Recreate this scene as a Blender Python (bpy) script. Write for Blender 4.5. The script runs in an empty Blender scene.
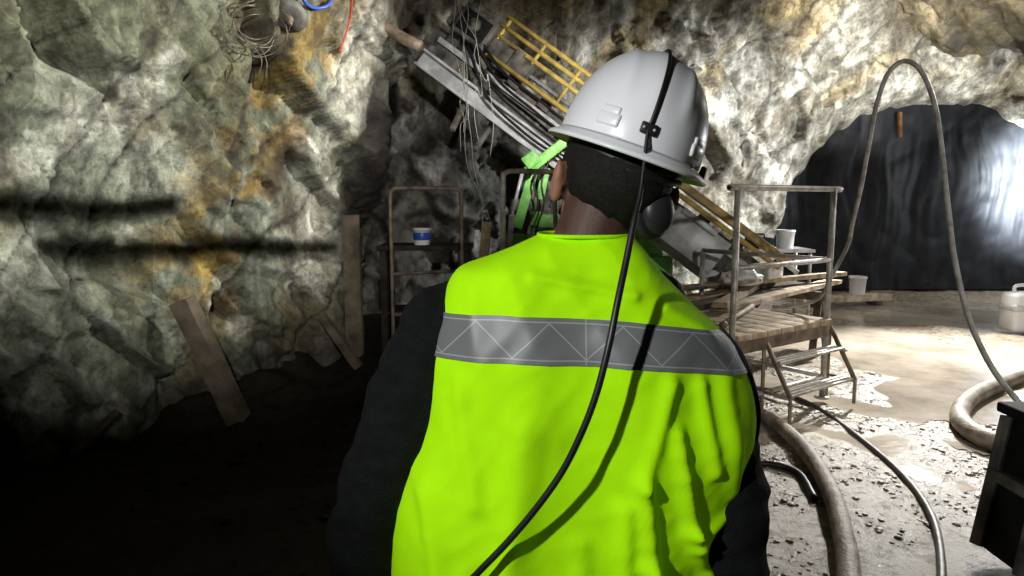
import bpy, bmesh, math, random
from mathutils import Vector, Matrix, noise, Euler
from mathutils.bvhtree import BVHTree
random.seed(7)
sc = bpy.context.scene
COL = sc.collection
R = math.radians
V3 = Vector
sc.view_settings.view_transform = 'Standard'

# ------------------------------------------------------------------ camera
CAM = V3((0, 0, 1.6)); PITCH = R(7.34); F = 683.0
cd = bpy.data.cameras.new('camera'); cam = bpy.data.objects.new('camera', cd); COL.objects.link(cam)
cd.lens = 24.0; cd.sensor_width = 36.0; cd.clip_start = 0.05
cam.location = CAM; cam.rotation_euler = (math.pi/2 - PITCH, 0, 0)
sc.camera = cam
def ray(px, py):
    a = (px-512)/F; b = (288-py)/F
    c, s = math.cos(PITCH), math.sin(PITCH)
    return V3((a, c + b*s, -s + b*c))
def P(px, py, Y):
    d = ray(px, py); return CAM + d*(Y/d.y)
def G(px, py, z=0.0):
    d = ray(px, py); return CAM + d*((z-CAM.z)/d.z)

# ------------------------------------------------------------------ materials
def sock(n, *names):
    for k in names:
        if k in n.inputs: return n.inputs[k]
def mat(name, col, rough=.6, metal=0.0, noise_amt=.25, scale=12.0, bump=.0, bscale=60.0, col2=None, spec=.5, emit=0.0, coords='Object', vcol=False):
    m = bpy.data.materials.new(name); m.use_nodes = True
    nt = m.node_tree; N = nt.nodes; L = nt.links
    b = N['Principled BSDF']
    b.inputs['Roughness'].default_value = rough; b.inputs['Metallic'].default_value = metal
    s = sock(b, 'Specular IOR Level', 'Specular')
    if s: s.default_value = spec
    tc = N.new('ShaderNodeTexCoord')
    nz = N.new('ShaderNodeTexNoise'); nz.inputs['Scale'].default_value = scale; nz.inputs['Detail'].default_value = 6
    L.new(tc.outputs[coords], nz.inputs['Vector'])
    cr = N.new('ShaderNodeValToRGB')
    c2 = col2 if col2 else tuple(c*(1-noise_amt*1.6) if c*(1-noise_amt*1.6) > 0 else 0 for c in col)
    cr.color_ramp.elements[0].position = .35; cr.color_ramp.elements[1].position = .65
    cr.color_ramp.elements[0].color = (*c2, 1); cr.color_ramp.elements[1].color = (*col, 1)
    L.new(nz.outputs['Fac'], cr.inputs['Fac']); out = cr.outputs['Color']
    if vcol:
        at = N.new('ShaderNodeAttribute'); at.attribute_name = 'Col'
        mx = N.new('ShaderNodeMixRGB'); mx.blend_type = 'MULTIPLY'; mx.inputs[0].default_value = 1
        L.new(out, mx.inputs[1]); L.new(at.outputs['Color'], mx.inputs[2]); out = mx.outputs[0]
    L.new(out, b.inputs['Base Color'])
    if emit > 0:
        L.new(out, b.inputs['Emission Color']); b.inputs['Emission Strength'].default_value = emit
    if bump > 0:
        n2 = N.new('ShaderNodeTexNoise'); n2.inputs['Scale'].default_value = bscale; n2.inputs['Detail'].default_value = 5
        L.new(tc.outputs[coords], n2.inputs['Vector'])
        bp = N.new('ShaderNodeBump'); bp.inputs['Strength'].default_value = bump; bp.inputs['Distance'].default_value = .01
        L.new(n2.outputs['Fac'], bp.inputs['Height']); L.new(bp.outputs['Normal'], b.inputs['Normal'])
    return m
def rock_mat(name, rough=.55, fine=9.0, bump=.7, dist=.05, streaks=True, wet=False, lo=(.30, .29, .26), hi=(1.5, 1.5, 1.47)):
    """stone: vertex colour x fine mottling x slanting streaks x block tint; alpha of Col = wetness"""
    m = bpy.data.materials.new(name); m.use_nodes = True
    nt = m.node_tree; N = nt.nodes; L = nt.links; b = N['Principled BSDF']
    at = N.new('ShaderNodeAttribute'); at.attribute_name = 'Col'
    tc = N.new('ShaderNodeTexCoord')
    def ramp(fac, p0, c0, p1, c1):
        cr = N.new('ShaderNodeValToRGB'); e = cr.color_ramp.elements
        e[0].position = p0; e[0].color = (*c0, 1); e[1].position = p1; e[1].color = (*c1, 1)
        L.new(fac, cr.inputs['Fac']); return cr.outputs['Color']
    def mul(a, c, f=1.0):
        mx = N.new('ShaderNodeMixRGB'); mx.blend_type = 'MULTIPLY'; mx.inputs[0].default_value = f
        L.new(a, mx.inputs[1]); L.new(c, mx.inputs[2]); return mx.outputs[0]
    nz = N.new('ShaderNodeTexNoise'); nz.inputs['Scale'].default_value = fine; nz.inputs['Detail'].default_value = 10; nz.inputs['Roughness'].default_value = .80
    L.new(tc.outputs['Object'], nz.inputs['Vector'])
    col = mul(at.outputs['Color'], ramp(nz.outputs['Fac'], .36, lo, .64, hi))
    n2 = N.new('ShaderNodeTexNoise'); n2.inputs['Scale'].default_value = fine*2.4; n2.inputs['Detail'].default_value = 9; n2.inputs['Roughness'].default_value = .76
    L.new(tc.outputs['Object'], n2.inputs['Vector'])
    h = n2.outputs['Fac']
    if streaks:
        mp = N.new('ShaderNodeMapping'); mp.inputs['Scale'].default_value = (4.0, 4.0, .9); mp.inputs['Rotation'].default_value = (0, .7, 0)
        L.new(tc.outputs['Object'], mp.inputs['Vector'])
        ns = N.new('ShaderNodeTexNoise'); ns.inputs['Scale'].default_value = 1.2; ns.inputs['Detail'].default_value = 8; ns.inputs['Roughness'].default_value = .70
        L.new(mp.outputs[0], ns.inputs['Vector'])
        col = mul(col, ramp(ns.outputs['Fac'], .40, (.46, .43, .37), .58, (1.18, 1.18, 1.18)), .9)
        # angular blocks: slight tint and height steps
        mp2 = N.new('ShaderNodeMapping'); mp2.inputs['Scale'].default_value = (1, 1, .50); mp2.inputs['Rotation'].default_value = (.2, .7, .1)
        L.new(tc.outputs['Object'], mp2.inputs['Vector'])
        nd = N.new('ShaderNodeTexNoise'); nd.inputs['Scale'].default_value = 6; nd.inputs['Detail'].default_value = 4
        L.new(tc.outputs['Object'], nd.inputs['Vector'])
        ad = N.new('ShaderNodeMixRGB'); ad.blend_type = 'ADD'; ad.inputs[0].default_value = .06
        L.new(mp2.outputs[0], ad.inputs[1]); L.new(nd.outputs['Color'], ad.inputs[2])
        vc = N.new('ShaderNodeTexVoronoi'); vc.inputs['Scale'].default_value = 3.2; L.new(ad.outputs[0], vc.inputs['Vector'])
        sx = N.new('ShaderNodeSeparateXYZ'); L.new(vc.outputs['Color'], sx.inputs[0])
        col = mul(col, ramp(sx.outputs[0], 0, (.60, .61, .57), 1, (1.22, 1.22, 1.20)), .85)
        m3 = N.new('ShaderNodeMath'); m3.operation = 'MULTIPLY_ADD'; L.new(sx.outputs[1], m3.inputs[0]); m3.inputs[1].default_value = .20; L.new(h, m3.inputs[2])
        h = m3.outputs[0]
    L.new(col, b.inputs['Base Color'])
    bp = N.new('ShaderNodeBump'); bp.inputs['Strength'].default_value = bump; bp.inputs['Distance'].default_value = dist
    L.new(h, bp.inputs['Height']); L.new(bp.outputs['Normal'], b.inputs['Normal'])
    if not wet: b.inputs['Roughness'].default_value = rough
    else:
        mr = N.new('ShaderNodeMapRange'); mr.inputs[1].default_value = .44; mr.inputs[2].default_value = .62
        mr.inputs[3].default_value = .22; mr.inputs[4].default_value = rough
        L.new(nz.outputs['Fac'], mr.inputs[0]); L.new(mr.outputs[0], b.inputs['Roughness'])
        ms = N.new('ShaderNodeMath'); ms.operation = 'MULTIPLY'; L.new(at.outputs['Alpha'], ms.inputs[0]); ms.inputs[1].default_value = .55
        L.new(ms.outputs[0], sock(b, 'Specular IOR Level', 'Specular'))
    return m

M = {}
M['rock'] = rock_mat('rock', .62, 8.5, .72, .045, lo=(.32, .31, .28), hi=(1.44, 1.44, 1.40))
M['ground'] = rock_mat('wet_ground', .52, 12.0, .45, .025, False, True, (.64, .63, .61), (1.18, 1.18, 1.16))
M['steel'] = mat('worn_steel', (.60, .57, .51), .45, .35, .3, 14, .2, 80)
M['rusty'] = mat('rusty_steel', (.32, .24, .175), .6, .35, .4, 10, .4, 60, col2=(.14, .105, .075))
M['dark_pipe'] = mat('dark_rusty_pipe', (.24, .19, .15), .6, .3, .4, 10, .3, 60, col2=(.09, .07, .05))
M['silver'] = mat('silver_metal', (.72, .73, .74), .4, .25, .35, 10, .1)
M['dark_steel'] = mat('dark_steel', (.012, .0125, .014), .75, .0, .4, 14, .2, spec=.15)
M['dusty_steel'] = mat('dusty_steel', (.16, .15, .13), .65, .1, .4, 9, .3, 50, col2=(.035, .033, .03))
M['yellow'] = mat('yellow_paint', (.70, .50, .10), .55, 0, .4, 9, .15, col2=(.36, .27, .09))
M['orange'] = mat('orange_paint', (.76, .55, .22), .55, 0, .35, 9, .15)
M['batten'] = mat('rusty_batten', (.16, .075, .03), .8, 0, .3, 9, .15, spec=.1)
M['green'] = mat('green_paint', (.30, .74, .16), .5, 0, .5, 9, .2, col2=(.14, .38, .09))
M['rubber'] = mat('black_rubber', (.014, .014, .015), .42, 0, .3, 30)
M['hose'] = mat('grey_hose', (.46, .44, .41), .5, 0, .35, 12, .3, 90)
M['hose_dark'] = mat('dark_hose', (.11, .095, .08), .45, 0, .35, 12, .3, 90)
M['hose_dirty'] = mat('muddy_hose', (.38, .32, .255), .6, 0, .5, 9, .7, 60, col2=(.16, .13, .10))
M['wood'] = mat('old_timber', (.15, .12, .087), .8, 0, .4, 7, .5, 50, col2=(.06, .048, .034), spec=.2)
M['dark_wood'] = mat('dark_bench_timber', (.05, .04, .03), .85, 0, .4, 7, .5, 50, col2=(.02, .016, .012), spec=.15)
M['deck_wood'] = mat('worn_deck_timber', (.52, .41, .27), .75, 0, .45, 11, .5, 50, col2=(.25, .185, .115))
M['pale_wood'] = mat('pale_lumber', (.64, .52, .37), .7, 0, .4, 7, .3, 50)
M['white_plastic'] = mat('white_plastic', (.84, .84, .85), .35, 0, .06, 5)
M['blue_plastic'] = mat('blue_plastic', (.03, .10, .50), .4, 0, .2, 8)
M['hat'] = mat('white_hat_plastic', (.84, .84, .89), .30, 0, .04, 5, .03, 20)
M['black_plastic'] = mat('black_plastic', (.012, .012, .013), .5, 0, .2, 20)
M['cup'] = mat('matte_black_plastic', (.026, .026, .029), .42, 0, .1, 20, spec=.45)
M['skin'] = mat('skin', (.42, .19, .122), .6, 0, .12, 20, .1, 200, vcol=True)
M['hair'] = mat('dark_hair', (.012, .0092, .008), .7, 0, .5, 200, .4, 600, spec=.3)
M['jacket'] = mat('black_jacket_fabric', (.007, .0075, .009), .85, 0, .3, 60, .6, 400, spec=.2)
M['trousers'] = mat('dark_trousers', (.02, .022, .03), .85, 0, .3, 50, .3, 300)
M['boot'] = mat('boot_leather', (.03, .02, .015), .6, 0, .3, 30, .2)
M['vest'] = mat('lime_vest_fabric', (.46, .96, .003), .85, 0, .03, 30, .12, 700, spec=.10, emit=.04)
M['binding'] = mat('black_binding', (.01, .011, .01), .8, 0, .3, 80)
M['eye'] = mat('eye_white', (.8, .8, .78), .2)
M['red'] = mat('red_cable', (.55, .06, .03), .5)
M['wire'] = mat('dull_wire', (.25, .21, .15), .5, .5)
M['pale_wire'] = mat('pale_wire', (.45, .43, .39), .5, .2)
M['sheet'] = mat('black_plastic_sheet', (.017, .018, .021), .54, 0, .3, 4, .0, 7, spec=.14)
M['cap'] = mat('lamp_glass', (.8, .8, .75), .1)
M['stone'] = mat('stone', (.34, .29, .235), .40, 0, .4, 8, .4, 40, col2=(.20, .17, .135))
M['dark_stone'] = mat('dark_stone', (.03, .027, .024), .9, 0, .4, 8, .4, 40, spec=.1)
M['panel'] = mat('grey_panel', (.66, .67, .69), .4, .1, .3, 6)
def water_mat():
    m = bpy.data.materials.new('muddy_water'); m.use_nodes = True
    nt = m.node_tree; N = nt.nodes; L = nt.links; b = N['Principled BSDF']
    tc = N.new('ShaderNodeTexCoord'); nz = N.new('ShaderNodeTexNoise'); nz.inputs['Scale'].default_value = 1.3; nz.inputs['Detail'].default_value = 7; nz.inputs['Roughness'].default_value = .65
    L.new(tc.outputs['Object'], nz.inputs['Vector'])
    cr = N.new('ShaderNodeValToRGB'); cr.color_ramp.elements[0].color = (.28, .235, .18, 1); cr.color_ramp.elements[1].color = (.55, .485, .395, 1)
    cr.color_ramp.elements[0].position = .36; cr.color_ramp.elements[1].position = .64
    L.new(nz.outputs['Fac'], cr.inputs['Fac']); L.new(cr.outputs['Color'], b.inputs['Base Color'])
    b.inputs['Roughness'].default_value = .13
    n2 = N.new('ShaderNodeTexNoise'); n2.inputs['Scale'].default_value = 7; n2.inputs['Detail'].default_value = 6
    L.new(tc.outputs['Object'], n2.inputs['Vector'])
    bp = N.new('ShaderNodeBump'); bp.inputs['Strength'].default_value = .28; bp.inputs['Distance'].default_value = .02
    L.new(n2.outputs['Fac'], bp.inputs['Height']); L.new(bp.outputs['Normal'], b.inputs['Normal'])
    return m
M['water'] = water_mat()
def band_mat():
    m = bpy.data.materials.new('reflective_band'); m.use_nodes = True
    nt = m.node_tree; N = nt.nodes; L = nt.links; b = N['Principled BSDF']
    uv = N.new('ShaderNodeUVMap'); uv.uv_map = 'UVMap'
    sp = N.new('ShaderNodeSeparateXYZ'); L.new(uv.outputs['UV'], sp.inputs[0])
    def mth(op, a, c=None):
        n = N.new('ShaderNodeMath'); n.operation = op
        for i, x in enumerate((a, c)):
            if x is None: continue
            if isinstance(x, (int, float)): n.inputs[i].default_value = x
            else: L.new(x, n.inputs[i])
        return n.outputs[0]
    tri = mth('PINGPONG', sp.outputs['X'], 1.0)                      # 0..1 triangle
    t2 = mth('ADD', mth('MULTIPLY', tri, .76), .12)
    l1 = mth('LESS_THAN', mth('ABSOLUTE', mth('SUBTRACT', sp.outputs['Y'], t2)), .018)
    fr = mth('LESS_THAN', mth('ABSOLUTE', mth('SUBTRACT', mth('ABSOLUTE', mth('SUBTRACT', sp.outputs['Y'], .5)), .40)), .014)
    vert = mth('LESS_THAN', mth('PINGPONG', mth('ADD', sp.outputs['X'], 0.0), 3.0), .016)
    ln = mth('MAXIMUM', mth('MAXIMUM', l1, fr), vert)
    mx = N.new('ShaderNodeMixRGB'); L.new(ln, mx.inputs[0])
    mx.inputs[1].default_value = (.17, .178, .182, 1); mx.inputs[2].default_value = (.34, .365, .36, 1)
    L.new(mx.outputs[0], b.inputs['Base Color']); b.inputs['Roughness'].default_value = .5; b.inputs['Metallic'].default_value = .1
    return m
M['band'] = band_mat()

# ------------------------------------------------------------------ object helpers
WM = {}
def wm(o): return WM[o.name]
def thing(name, label, cat, loc=(0, 0, 0), group=None, rot=None):
    o = bpy.data.objects.new(name, None); COL.objects.link(o); o.empty_display_size = .1
    o.location = loc
    m = Matrix.Translation(V3(loc))
    if rot: o.rotation_euler = rot; m = m @ Euler(rot).to_matrix().to_4x4()
    WM[o.name] = m
    o['label'] = label; o['category'] = cat
    if group: o['group'] = group
    return o
def obj(name, bm, m, parent=None, smooth=True, recalc=True):
    if recalc: bmesh.ops.recalc_face_normals(bm, faces=bm.faces)
    if parent is not None: bm.transform(wm(parent).inverted())
    me = bpy.data.meshes.new(name); bm.to_mesh(me); bm.free()
    o = bpy.data.objects.new(name, me); COL.objects.link(o)
    me.materials.append(m)
    if smooth:
        for p in me.polygons: p.use_smooth = True
    if parent is not None:
        o.parent = parent; WM[o.name] = wm(parent).copy()
    else: WM[o.name] = Matrix.Identity(4)
    return o
def tag(o, label, cat, group=None, kind=None):
    o['label'] = label; o['category'] = cat
    if group: o['group'] = group
    if kind: o['kind'] = kind
    return o
def recenter(o):
    """origin of a one-mesh thing at its base"""
    me = o.data; xs = [v.co for v in me.vertices]
    c = sum(xs, V3())/len(xs); z = min(v.z for v in xs)
    off = V3((c.x, c.y, z)); me.transform(Matrix.Translation(-off)); o.location = off
    return o
def new(): return bmesh.new()
def add_box(bm, c, size, rot=None, bev=.0):
    mtx = Matrix.Translation(V3(c))
    if rot is not None: mtx = mtx @ rot.to_4x4()
    r = bmesh.ops.create_cube(bm, size=1.0)
    vs = r['verts']
    for v in vs: v.co = V3((v.co.x*size[0], v.co.y*size[1], v.co.z*size[2]))
    if bev > 0:
        es = list({e for v in vs for e in v.link_edges})
        rr = bmesh.ops.bevel(bm, geom=es, offset=min(bev, min(size)*.45), segments=2, affect='EDGES', profile=.5)
        vs = list({v for f in rr['faces'] for v in f.verts} | {v for v in vs if v.is_valid})
    for v in vs: v.co = mtx @ v.co
def axes(u, up=V3((0, 0, 1))):
    u = u.normalized(); s = up.cross(u)
    if s.length < 1e-4: s = V3((0, 1, 0)).cross(u)
    s.normalize(); n = u.cross(s)
    return Matrix((u, s, n)).transposed()
def beam(bm, a, b, w, h, bev=.004, up=V3((0, 0, 1))):
    a = V3(a); b = V3(b); add_box(bm, (a+b)/2, ((b-a).length, w, h), axes(b-a, up), bev)
def smooth_path(pts, k=8):
    pts = [V3(p) for p in pts]
    if len(pts) < 3: return pts
    q = [pts[0]*2-pts[1]] + pts + [pts[-1]*2-pts[-2]]
    out = []
    for i in range(1, len(q)-2):
        p0, p1, p2, p3 = q[i-1:i+3]
        for j in range(k):
            t = j/k
            out.append(.5*((2*p1)+(p2-p0)*t+(2*p0-5*p1+4*p2-p3)*t*t+(3*p1-p0-3*p2+p3)*t**3))
    out.append(pts[-1]); return out
def add_tube(bm, pts, r, n=10, cap=True):
    pts = [V3(p) for p in pts]; rs = r if isinstance(r, (list, tuple)) else [r]*len(pts)
    rings = []; prev = None
    for i, p in enumerate(pts):
        t = (pts[min(i+1, len(pts)-1)] - pts[max(i-1, 0)]).normalized()
        if prev is None:
            a = V3((0, 0, 1)) if abs(t.z) < .9 else V3((1, 0, 0))
            s = a.cross(t).normalized()
        else:
            s = prev - t*prev.dot(t)
            s = s.normalized() if s.length > 1e-6 else V3((1, 0, 0))
        prev = s; q = t.cross(s)
        rings.append([bm.verts.new(p + (s*math.cos(2*math.pi*k/n) + q*math.sin(2*math.pi*k/n))*rs[i]) for k in range(n)])
    for a, b in zip(rings, rings[1:]):
        for k in range(n): bm.faces.new((a[k], a[(k+1) % n], b[(k+1) % n], b[k]))
    if cap: bm.faces.new(rings[0][::-1]); bm.faces.new(rings[-1])
def add_ell(bm, c, rad, mtx=None, u=20, v=14):
    r = bmesh.ops.create_uvsphere(bm, u_segments=u, v_segments=v, radius=1)
    for w in r['verts']:
        p = V3((w.co.x*rad[0], w.co.y*rad[1], w.co.z*rad[2])) + V3(c)
        w.co = (mtx @ p) if mtx else p
def add_limb(bm, pts, rs, n=14, sm=4):
    """tapered closed tube with rounded ends"""
    pts = [V3(p) for p in pts]
    pp = smooth_path(pts, sm); rr = [V3((r, 0, 0)) for r in rs]
    rr = [max(.002, q.x) for q in smooth_path(rr, sm)]
    add_tube(bm, pp, rr, n)
    add_ell(bm, pts[0], (rs[0],)*3, None, 12, 8); add_ell(bm, pts[-1], (rs[-1],)*3, None, 12, 8)
def add_lathe(bm, prof, c, n=24, rot=None):
    rings = []
    for r, z in prof:
        ring = []
        for k in range(n):
            p = V3((r*math.cos(2*math.pi*k/n), r*math.sin(2*math.pi*k/n), z))
            if rot: p = rot @ p
            ring.append(bm.verts.new(p+V3(c)))
        rings.append(ring)
    for a, b in zip(rings, rings[1:]):
        for k in range(n): bm.faces.new((a[k], a[(k+1) % n], b[(k+1) % n], b[k]))
    if prof[0][0] > 1e-4: bm.faces.new(rings[0][::-1])
    if prof[-1][0] > 1e-4: bm.faces.new(rings[-1])
def remesh(o, vox, it=4):
    md = o.modifiers.new('r', 'REMESH'); md.mode = 'VOXEL'; md.voxel_size = vox; md.use_smooth_shade = True
    sm = o.modifiers.new('s', 'SMOOTH'); sm.iterations = it; sm.factor = .5
    bpy.context.view_layer.update()
    dg = bpy.context.evaluated_depsgraph_get()
    me = bpy.data.meshes.new_from_object(o.evaluated_get(dg))
    o.modifiers.clear(); o.data = me
    for p in me.polygons: p.use_smooth = True
    return o

# ------------------------------------------------------------------ rock surfaces
def sstep(a, b, x):
    t = max(0, min(1, (x-a)/(b-a))); return t*t*(3-2*t)
def gauss(x, c, w): return math.exp(-((x-c)/w)**2)
def facet(p, s, k, soft=.16):
    """tilted planes per cell, blended across the cell borders so the surface stays continuous"""
    q = p*s
    d, pts = noise.voronoi(q)
    e = d[1]-d[0]
    acc = noise.noise_vector(pts[0]*3.17).dot(q-pts[0]); w0 = 1.0
    for m in (1, 2):
        wm_ = 1-sstep(0, soft, d[m]-d[0])
        if wm_ > 0:
            acc += wm_*noise.noise_vector(pts[m]*3.17).dot(q-pts[m]); w0 += wm_
    return acc/w0*k, e
def rough_disp(p, amp=1.0):
    warp = p + noise.noise_vector(p*1.1)*.08 + noise.noise_vector(p*5.1)*.010
    sk = V3((warp.x+.50*warp.z, warp.y+.50*warp.z, warp.z*.50-.30*warp.x))
    f1, e1 = facet(sk, .85, .50, .06)
    f2, e2 = facet(sk+V3((7, 3, 1)), 1.7, .38, .06)
    f3, e3 = facet(sk+V3((2, 5, 8)), 4.2, .17, .07)
    f4, e4 = facet(sk+V3((4, 1, 6)), 9.5, .06, .15)
    n1 = noise.noise(p*.55)*.12
    n3 = noise.fractal(p*6.0, .85, 2.1, 4)*.010
    return amp*(f1+f2+f3+f4+n1+n3), min(e1*1.2, e2*2.4)
def mixc(a, b, t): return tuple(a[i]*(1-t)+b[i]*t for i in range(3))
def curve_plan(pts, n):
    sp = smooth_path([V3((p[0], p[1], 0)) for p in pts], 16)
    ln = [0]
    for a, b in zip(sp, sp[1:]): ln.append(ln[-1]+(b-a).length)
    out = []; j = 0
    for i in range(n):
        s = ln[-1]*i/(n-1)
        while j < len(ln)-2 and ln[j+1] < s: j += 1
        t = (s-ln[j])/max(1e-6, ln[j+1]-ln[j])
        p = sp[j].lerp(sp[j+1], t); d = (sp[j+1]-sp[j]).normalized()
        out.append((p, V3((d.y, -d.x, 0))))
    return out
def grid_obj(name, nu, nv, fn, m, keep=None):
    """fn(i,j)->(co,color)"""
    bm = new(); cl = bm.verts.layers.float_color.new('Col')
    vs = []
    for i in range(nu):
        row = []
        for j in range(nv):
            co, c = fn(i, j); v = bm.verts.new(co); v[cl] = (*c, 1) if len(c) == 3 else c; row.append(v)
        vs.append(row)
    for i in range(nu-1):
        for j in range(nv-1):
            if keep and not keep(i, j): continue
            bm.faces.new((vs[i][j], vs[i+1][j], vs[i+1][j+1], vs[i][j+1]))
    loose = [v for v in bm.verts if not v.link_faces]
    bmesh.ops.delete(bm, geom=loose, context='VERTS')
    tree = BVHTree.FromBMesh(bm)
    o = obj(name, bm, m, None, True, recalc=False); o['kind'] = 'structure'
    return o, tree

GREY = (.215, .24, .195); PALE = (.38, .395, .345); OCH = (.35, .245, .07); DARK = (.03, .024, .02); OLIVE = (.185, .185, .10); RUST = (.14, .08, .032)
# left wall
lw_plan = curve_plan([(-5.2, -1.5), (-4.5, .4), (-3.75, 2.2), (-3.0, 3.8), (-2.3, 4.9), (-1.7, 5.65), (-1.32, 6.2), (-1.65, 6.9), (-2.1, 7.7), (-2.5, 8.8), (-2.7, 9.8)], 560)
NVL = 220; HL = 4.4
def lw(i, j):
    p, n = lw_plan[i]; z = -.15 + HL*j/(NVL-1)
    q = V3((p.x, p.y, z)); s = p.x*.57+p.y*.82
    d, e = rough_disp(q+V3((11, 2, 5)))
    f2 = noise.fractal(q*3.3+V3((8, 1, 2)), .7, 2.2, 5)
    # slanting fracture planes
    a1 = s*.80 - z*.60; b1 = s*.60 + z*.80
    fr1 = abs(noise.noise(V3((a1*1.5, b1*.30, 3))) + .05*f2); fr2 = abs(noise.noise(V3((a1*.35, b1*1.2, 9))) + .05*f2)
    fr3 = abs(noise.noise(V3((a1*3.4, b1*.9, 5))) + .06*f2); fr4 = abs(noise.noise(V3((a1*1.2, b1*4.0, 7))) + .06*f2)
    frac = max(1-sstep(.0, .035, fr1), .8*(1-sstep(.0, .028, fr2)), .6*(1-sstep(.0, .035, fr3)), .5*(1-sstep(.0, .03, fr4)))
    d -= .04*frac
    lean = .12*(z-1.2) + .10*gauss(z, 0, .5) + .05*z*z
    co = q + n*(d + lean*.6 - .04); co.z += .02*noise.noise(q*2)
    f = noise.fractal(q*1.3+V3((1, 4, 2)), .8, 2.1, 4)
    c = mixc(GREY, PALE, sstep(.0, .80, f+.25*f2))
    c = mixc(c, OLIVE, .6*sstep(-.1, .5, noise.noise(q*.9+V3((4, 4, 4)))))
    och2 = .5*sstep(.15, .45, noise.noise(V3((a1*2.2, b1*.6, 4)))+.3*f2)*sstep(-3.3, -2.6, p.x)
    c = mixc(c, (.28, .215, .09), och2)
    # rusty yellow stain running diagonally down to the left, pale streak beside it
    dx = p.x - (-2.02 + .30*(z-1.7))
    och = gauss(dx, 0, .28)*sstep(.6, 1.2, z)*sstep(-.35, .35, f2+.7*noise.noise(V3((a1*6, b1*1.2, 6))))
    c = mixc(c, OCH, min(1, och*1.35))
    c = mixc(c, RUST, .85*gauss(dx, .18, .14)*sstep(.5, .9, z)*sstep(-.25, .3, f2))
    pal = gauss(p.x-.12*(z-1.6), -1.58, .18)*sstep(.6, 1.2, z)*sstep(-.5, .2, f+.3*f2)
    c = mixc(c, (.84, .82, .75), pal*.95)
    c = mixc(c, (.58, .59, .54), .65*sstep(.30, .37, noise.noise(V3((a1*3.0, b1*.9, 3)))+.22*f2))
    st = sstep(.26, .46, noise.noise(V3((s*2.4+q.z*.9, q.z*.9, 1))+V3((2, 7, 1)))+.25*f2)
    c = mixc(c, (.085, .065, .04), .6*st)
    c = mixc(c, DARK, .8*frac)
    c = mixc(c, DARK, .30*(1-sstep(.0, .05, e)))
    c = mixc(c, (.018, .010, .008), .97*gauss(p.x, -1.34, .13)*sstep(5.5, 6.0, p.y)*(1-.5*sstep(2.3, 2.8, z)))  # darkness of the crevice at the corner, put into the colour
    c = mixc(c, (.04, .034, .028), .8*(1-sstep(-.1, .5, z-.35*sstep(-2.6, -1.5, p.x)+.25*f2)))  # sloping shadow over the wall foot painted into the colour
    if p.y > 6.4: c = mixc(c, DARK, .75)  # shade inside the recess painted past the corner
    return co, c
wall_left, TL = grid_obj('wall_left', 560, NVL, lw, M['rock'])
def H(px, py, off=0.0):
    d = ray(px, py).normalized(); h = TL.ray_cast(CAM, d)
    return (h[0] - d*off) if h[0] else P(px, py, 5.0)
# back wall with arched heading
bw_plan = curve_plan([(-4.0, 8.9), (-2.2, 9.2), (-.3, 9.7), (2, 10.6), (4.2, 11.45), (7.2, 11.75), (10.4, 11.6), (12.0, 11.0)], 380)
NVB = 160; HB = 5.9; ACX, ARX, ARZ = 7.40, 2.62, 3.26
def aval(x, z): return abs((x-ACX)/ARX)**2.5 + max(0, z/ARZ)**2.5
def aq(p, z):
    q = V3((p.x, p.y, z)); return aval(p.x+.15*noise.noise(q*1.5)+.05*noise.noise(q*4), z+.15*noise.noise(q*1.3+V3((5, 5, 5)))+.05*noise.noise(q*4+V3((5, 5, 5))))
def bw(i, j):
    p, n = bw_plan[i]; z = -.15+HB*j/(NVB-1)
    q = V3((p.x, p.y, z)); d, e = rough_disp(q+V3((3, 8, 1)), 1.35)
    a = aq(p, z)
    rim = 1-sstep(1.0, 1.5, a)
    f = noise.fractal(q*1.3+V3((6, 4, 2)), .8, 2.1, 5); f2 = noise.fractal(q*2.9, .7, 2.2, 5)
    a1 = p.x*.8 - z*.6; b1 = p.x*.6 + z*.8
    fr1 = abs(noise.noise(V3((a1*1.4, b1*.35, 13))) + .05*f2)
    fr2 = abs(noise.noise(V3((a1*.5, b1*1.6, 17))) + .05*f2)
    frac = max(1-sstep(.0, .035, fr1), .7*(1-sstep(.0, .03, fr2)))
    co = q + n*(d*(1-.55*rim) - .05*frac - .35*rim + .02*z*z + .14*max(0, z-3.3)**2 - .2)
    co.y += 1.6*(1-sstep(.62, 1.10, a))
    c = mixc((.38, .37, .335), (.90, .89, .84), sstep(-.15, .5, f+.3*f2))
    up_ = sstep(2.9, 4.0, z)
    c = mixc(c, (.50, .38, .15), (.30+.35*up_)*sstep(.0, .45, noise.noise(V3((a1*1.6, b1*.7, 9)))+.35*f2)*(.4+.6*sstep(2.6, 3.6, z)))
    c = mixc(c, (.12, .09, .06), .65*sstep(.22, .45, noise.noise(V3((a1*2.5, b1*.9, 2)))+.25*f2))
    c = mixc(c, DARK, .6*frac)
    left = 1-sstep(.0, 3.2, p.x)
    c = mixc(c, tuple(k*.20 for k in c), left*(1-.85*sstep(2.4, 3.2, z)))  # recess shade painted on the left part, easing off higher up
    # brown upper band over the pale arch rim at the right
    c = mixc(c, (.12, .092, .05), .85*sstep(3.95, 4.4, z+.25*f+.15*noise.noise(V3((a1*6, b1*1.5, 4))))*sstep(4.6, 6.4, p.x))
    c = mixc(c, DARK, .4*(1-sstep(0, .08, e)))
    return co, c
def bkeep(i, j):
    p, n = bw_plan[i]; return aq(p, -.15+HB*j/(NVB-1)) > .72
wall_back, TB = grid_obj('wall_back', 380, NVB, bw, M['rock'], bkeep)
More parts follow.
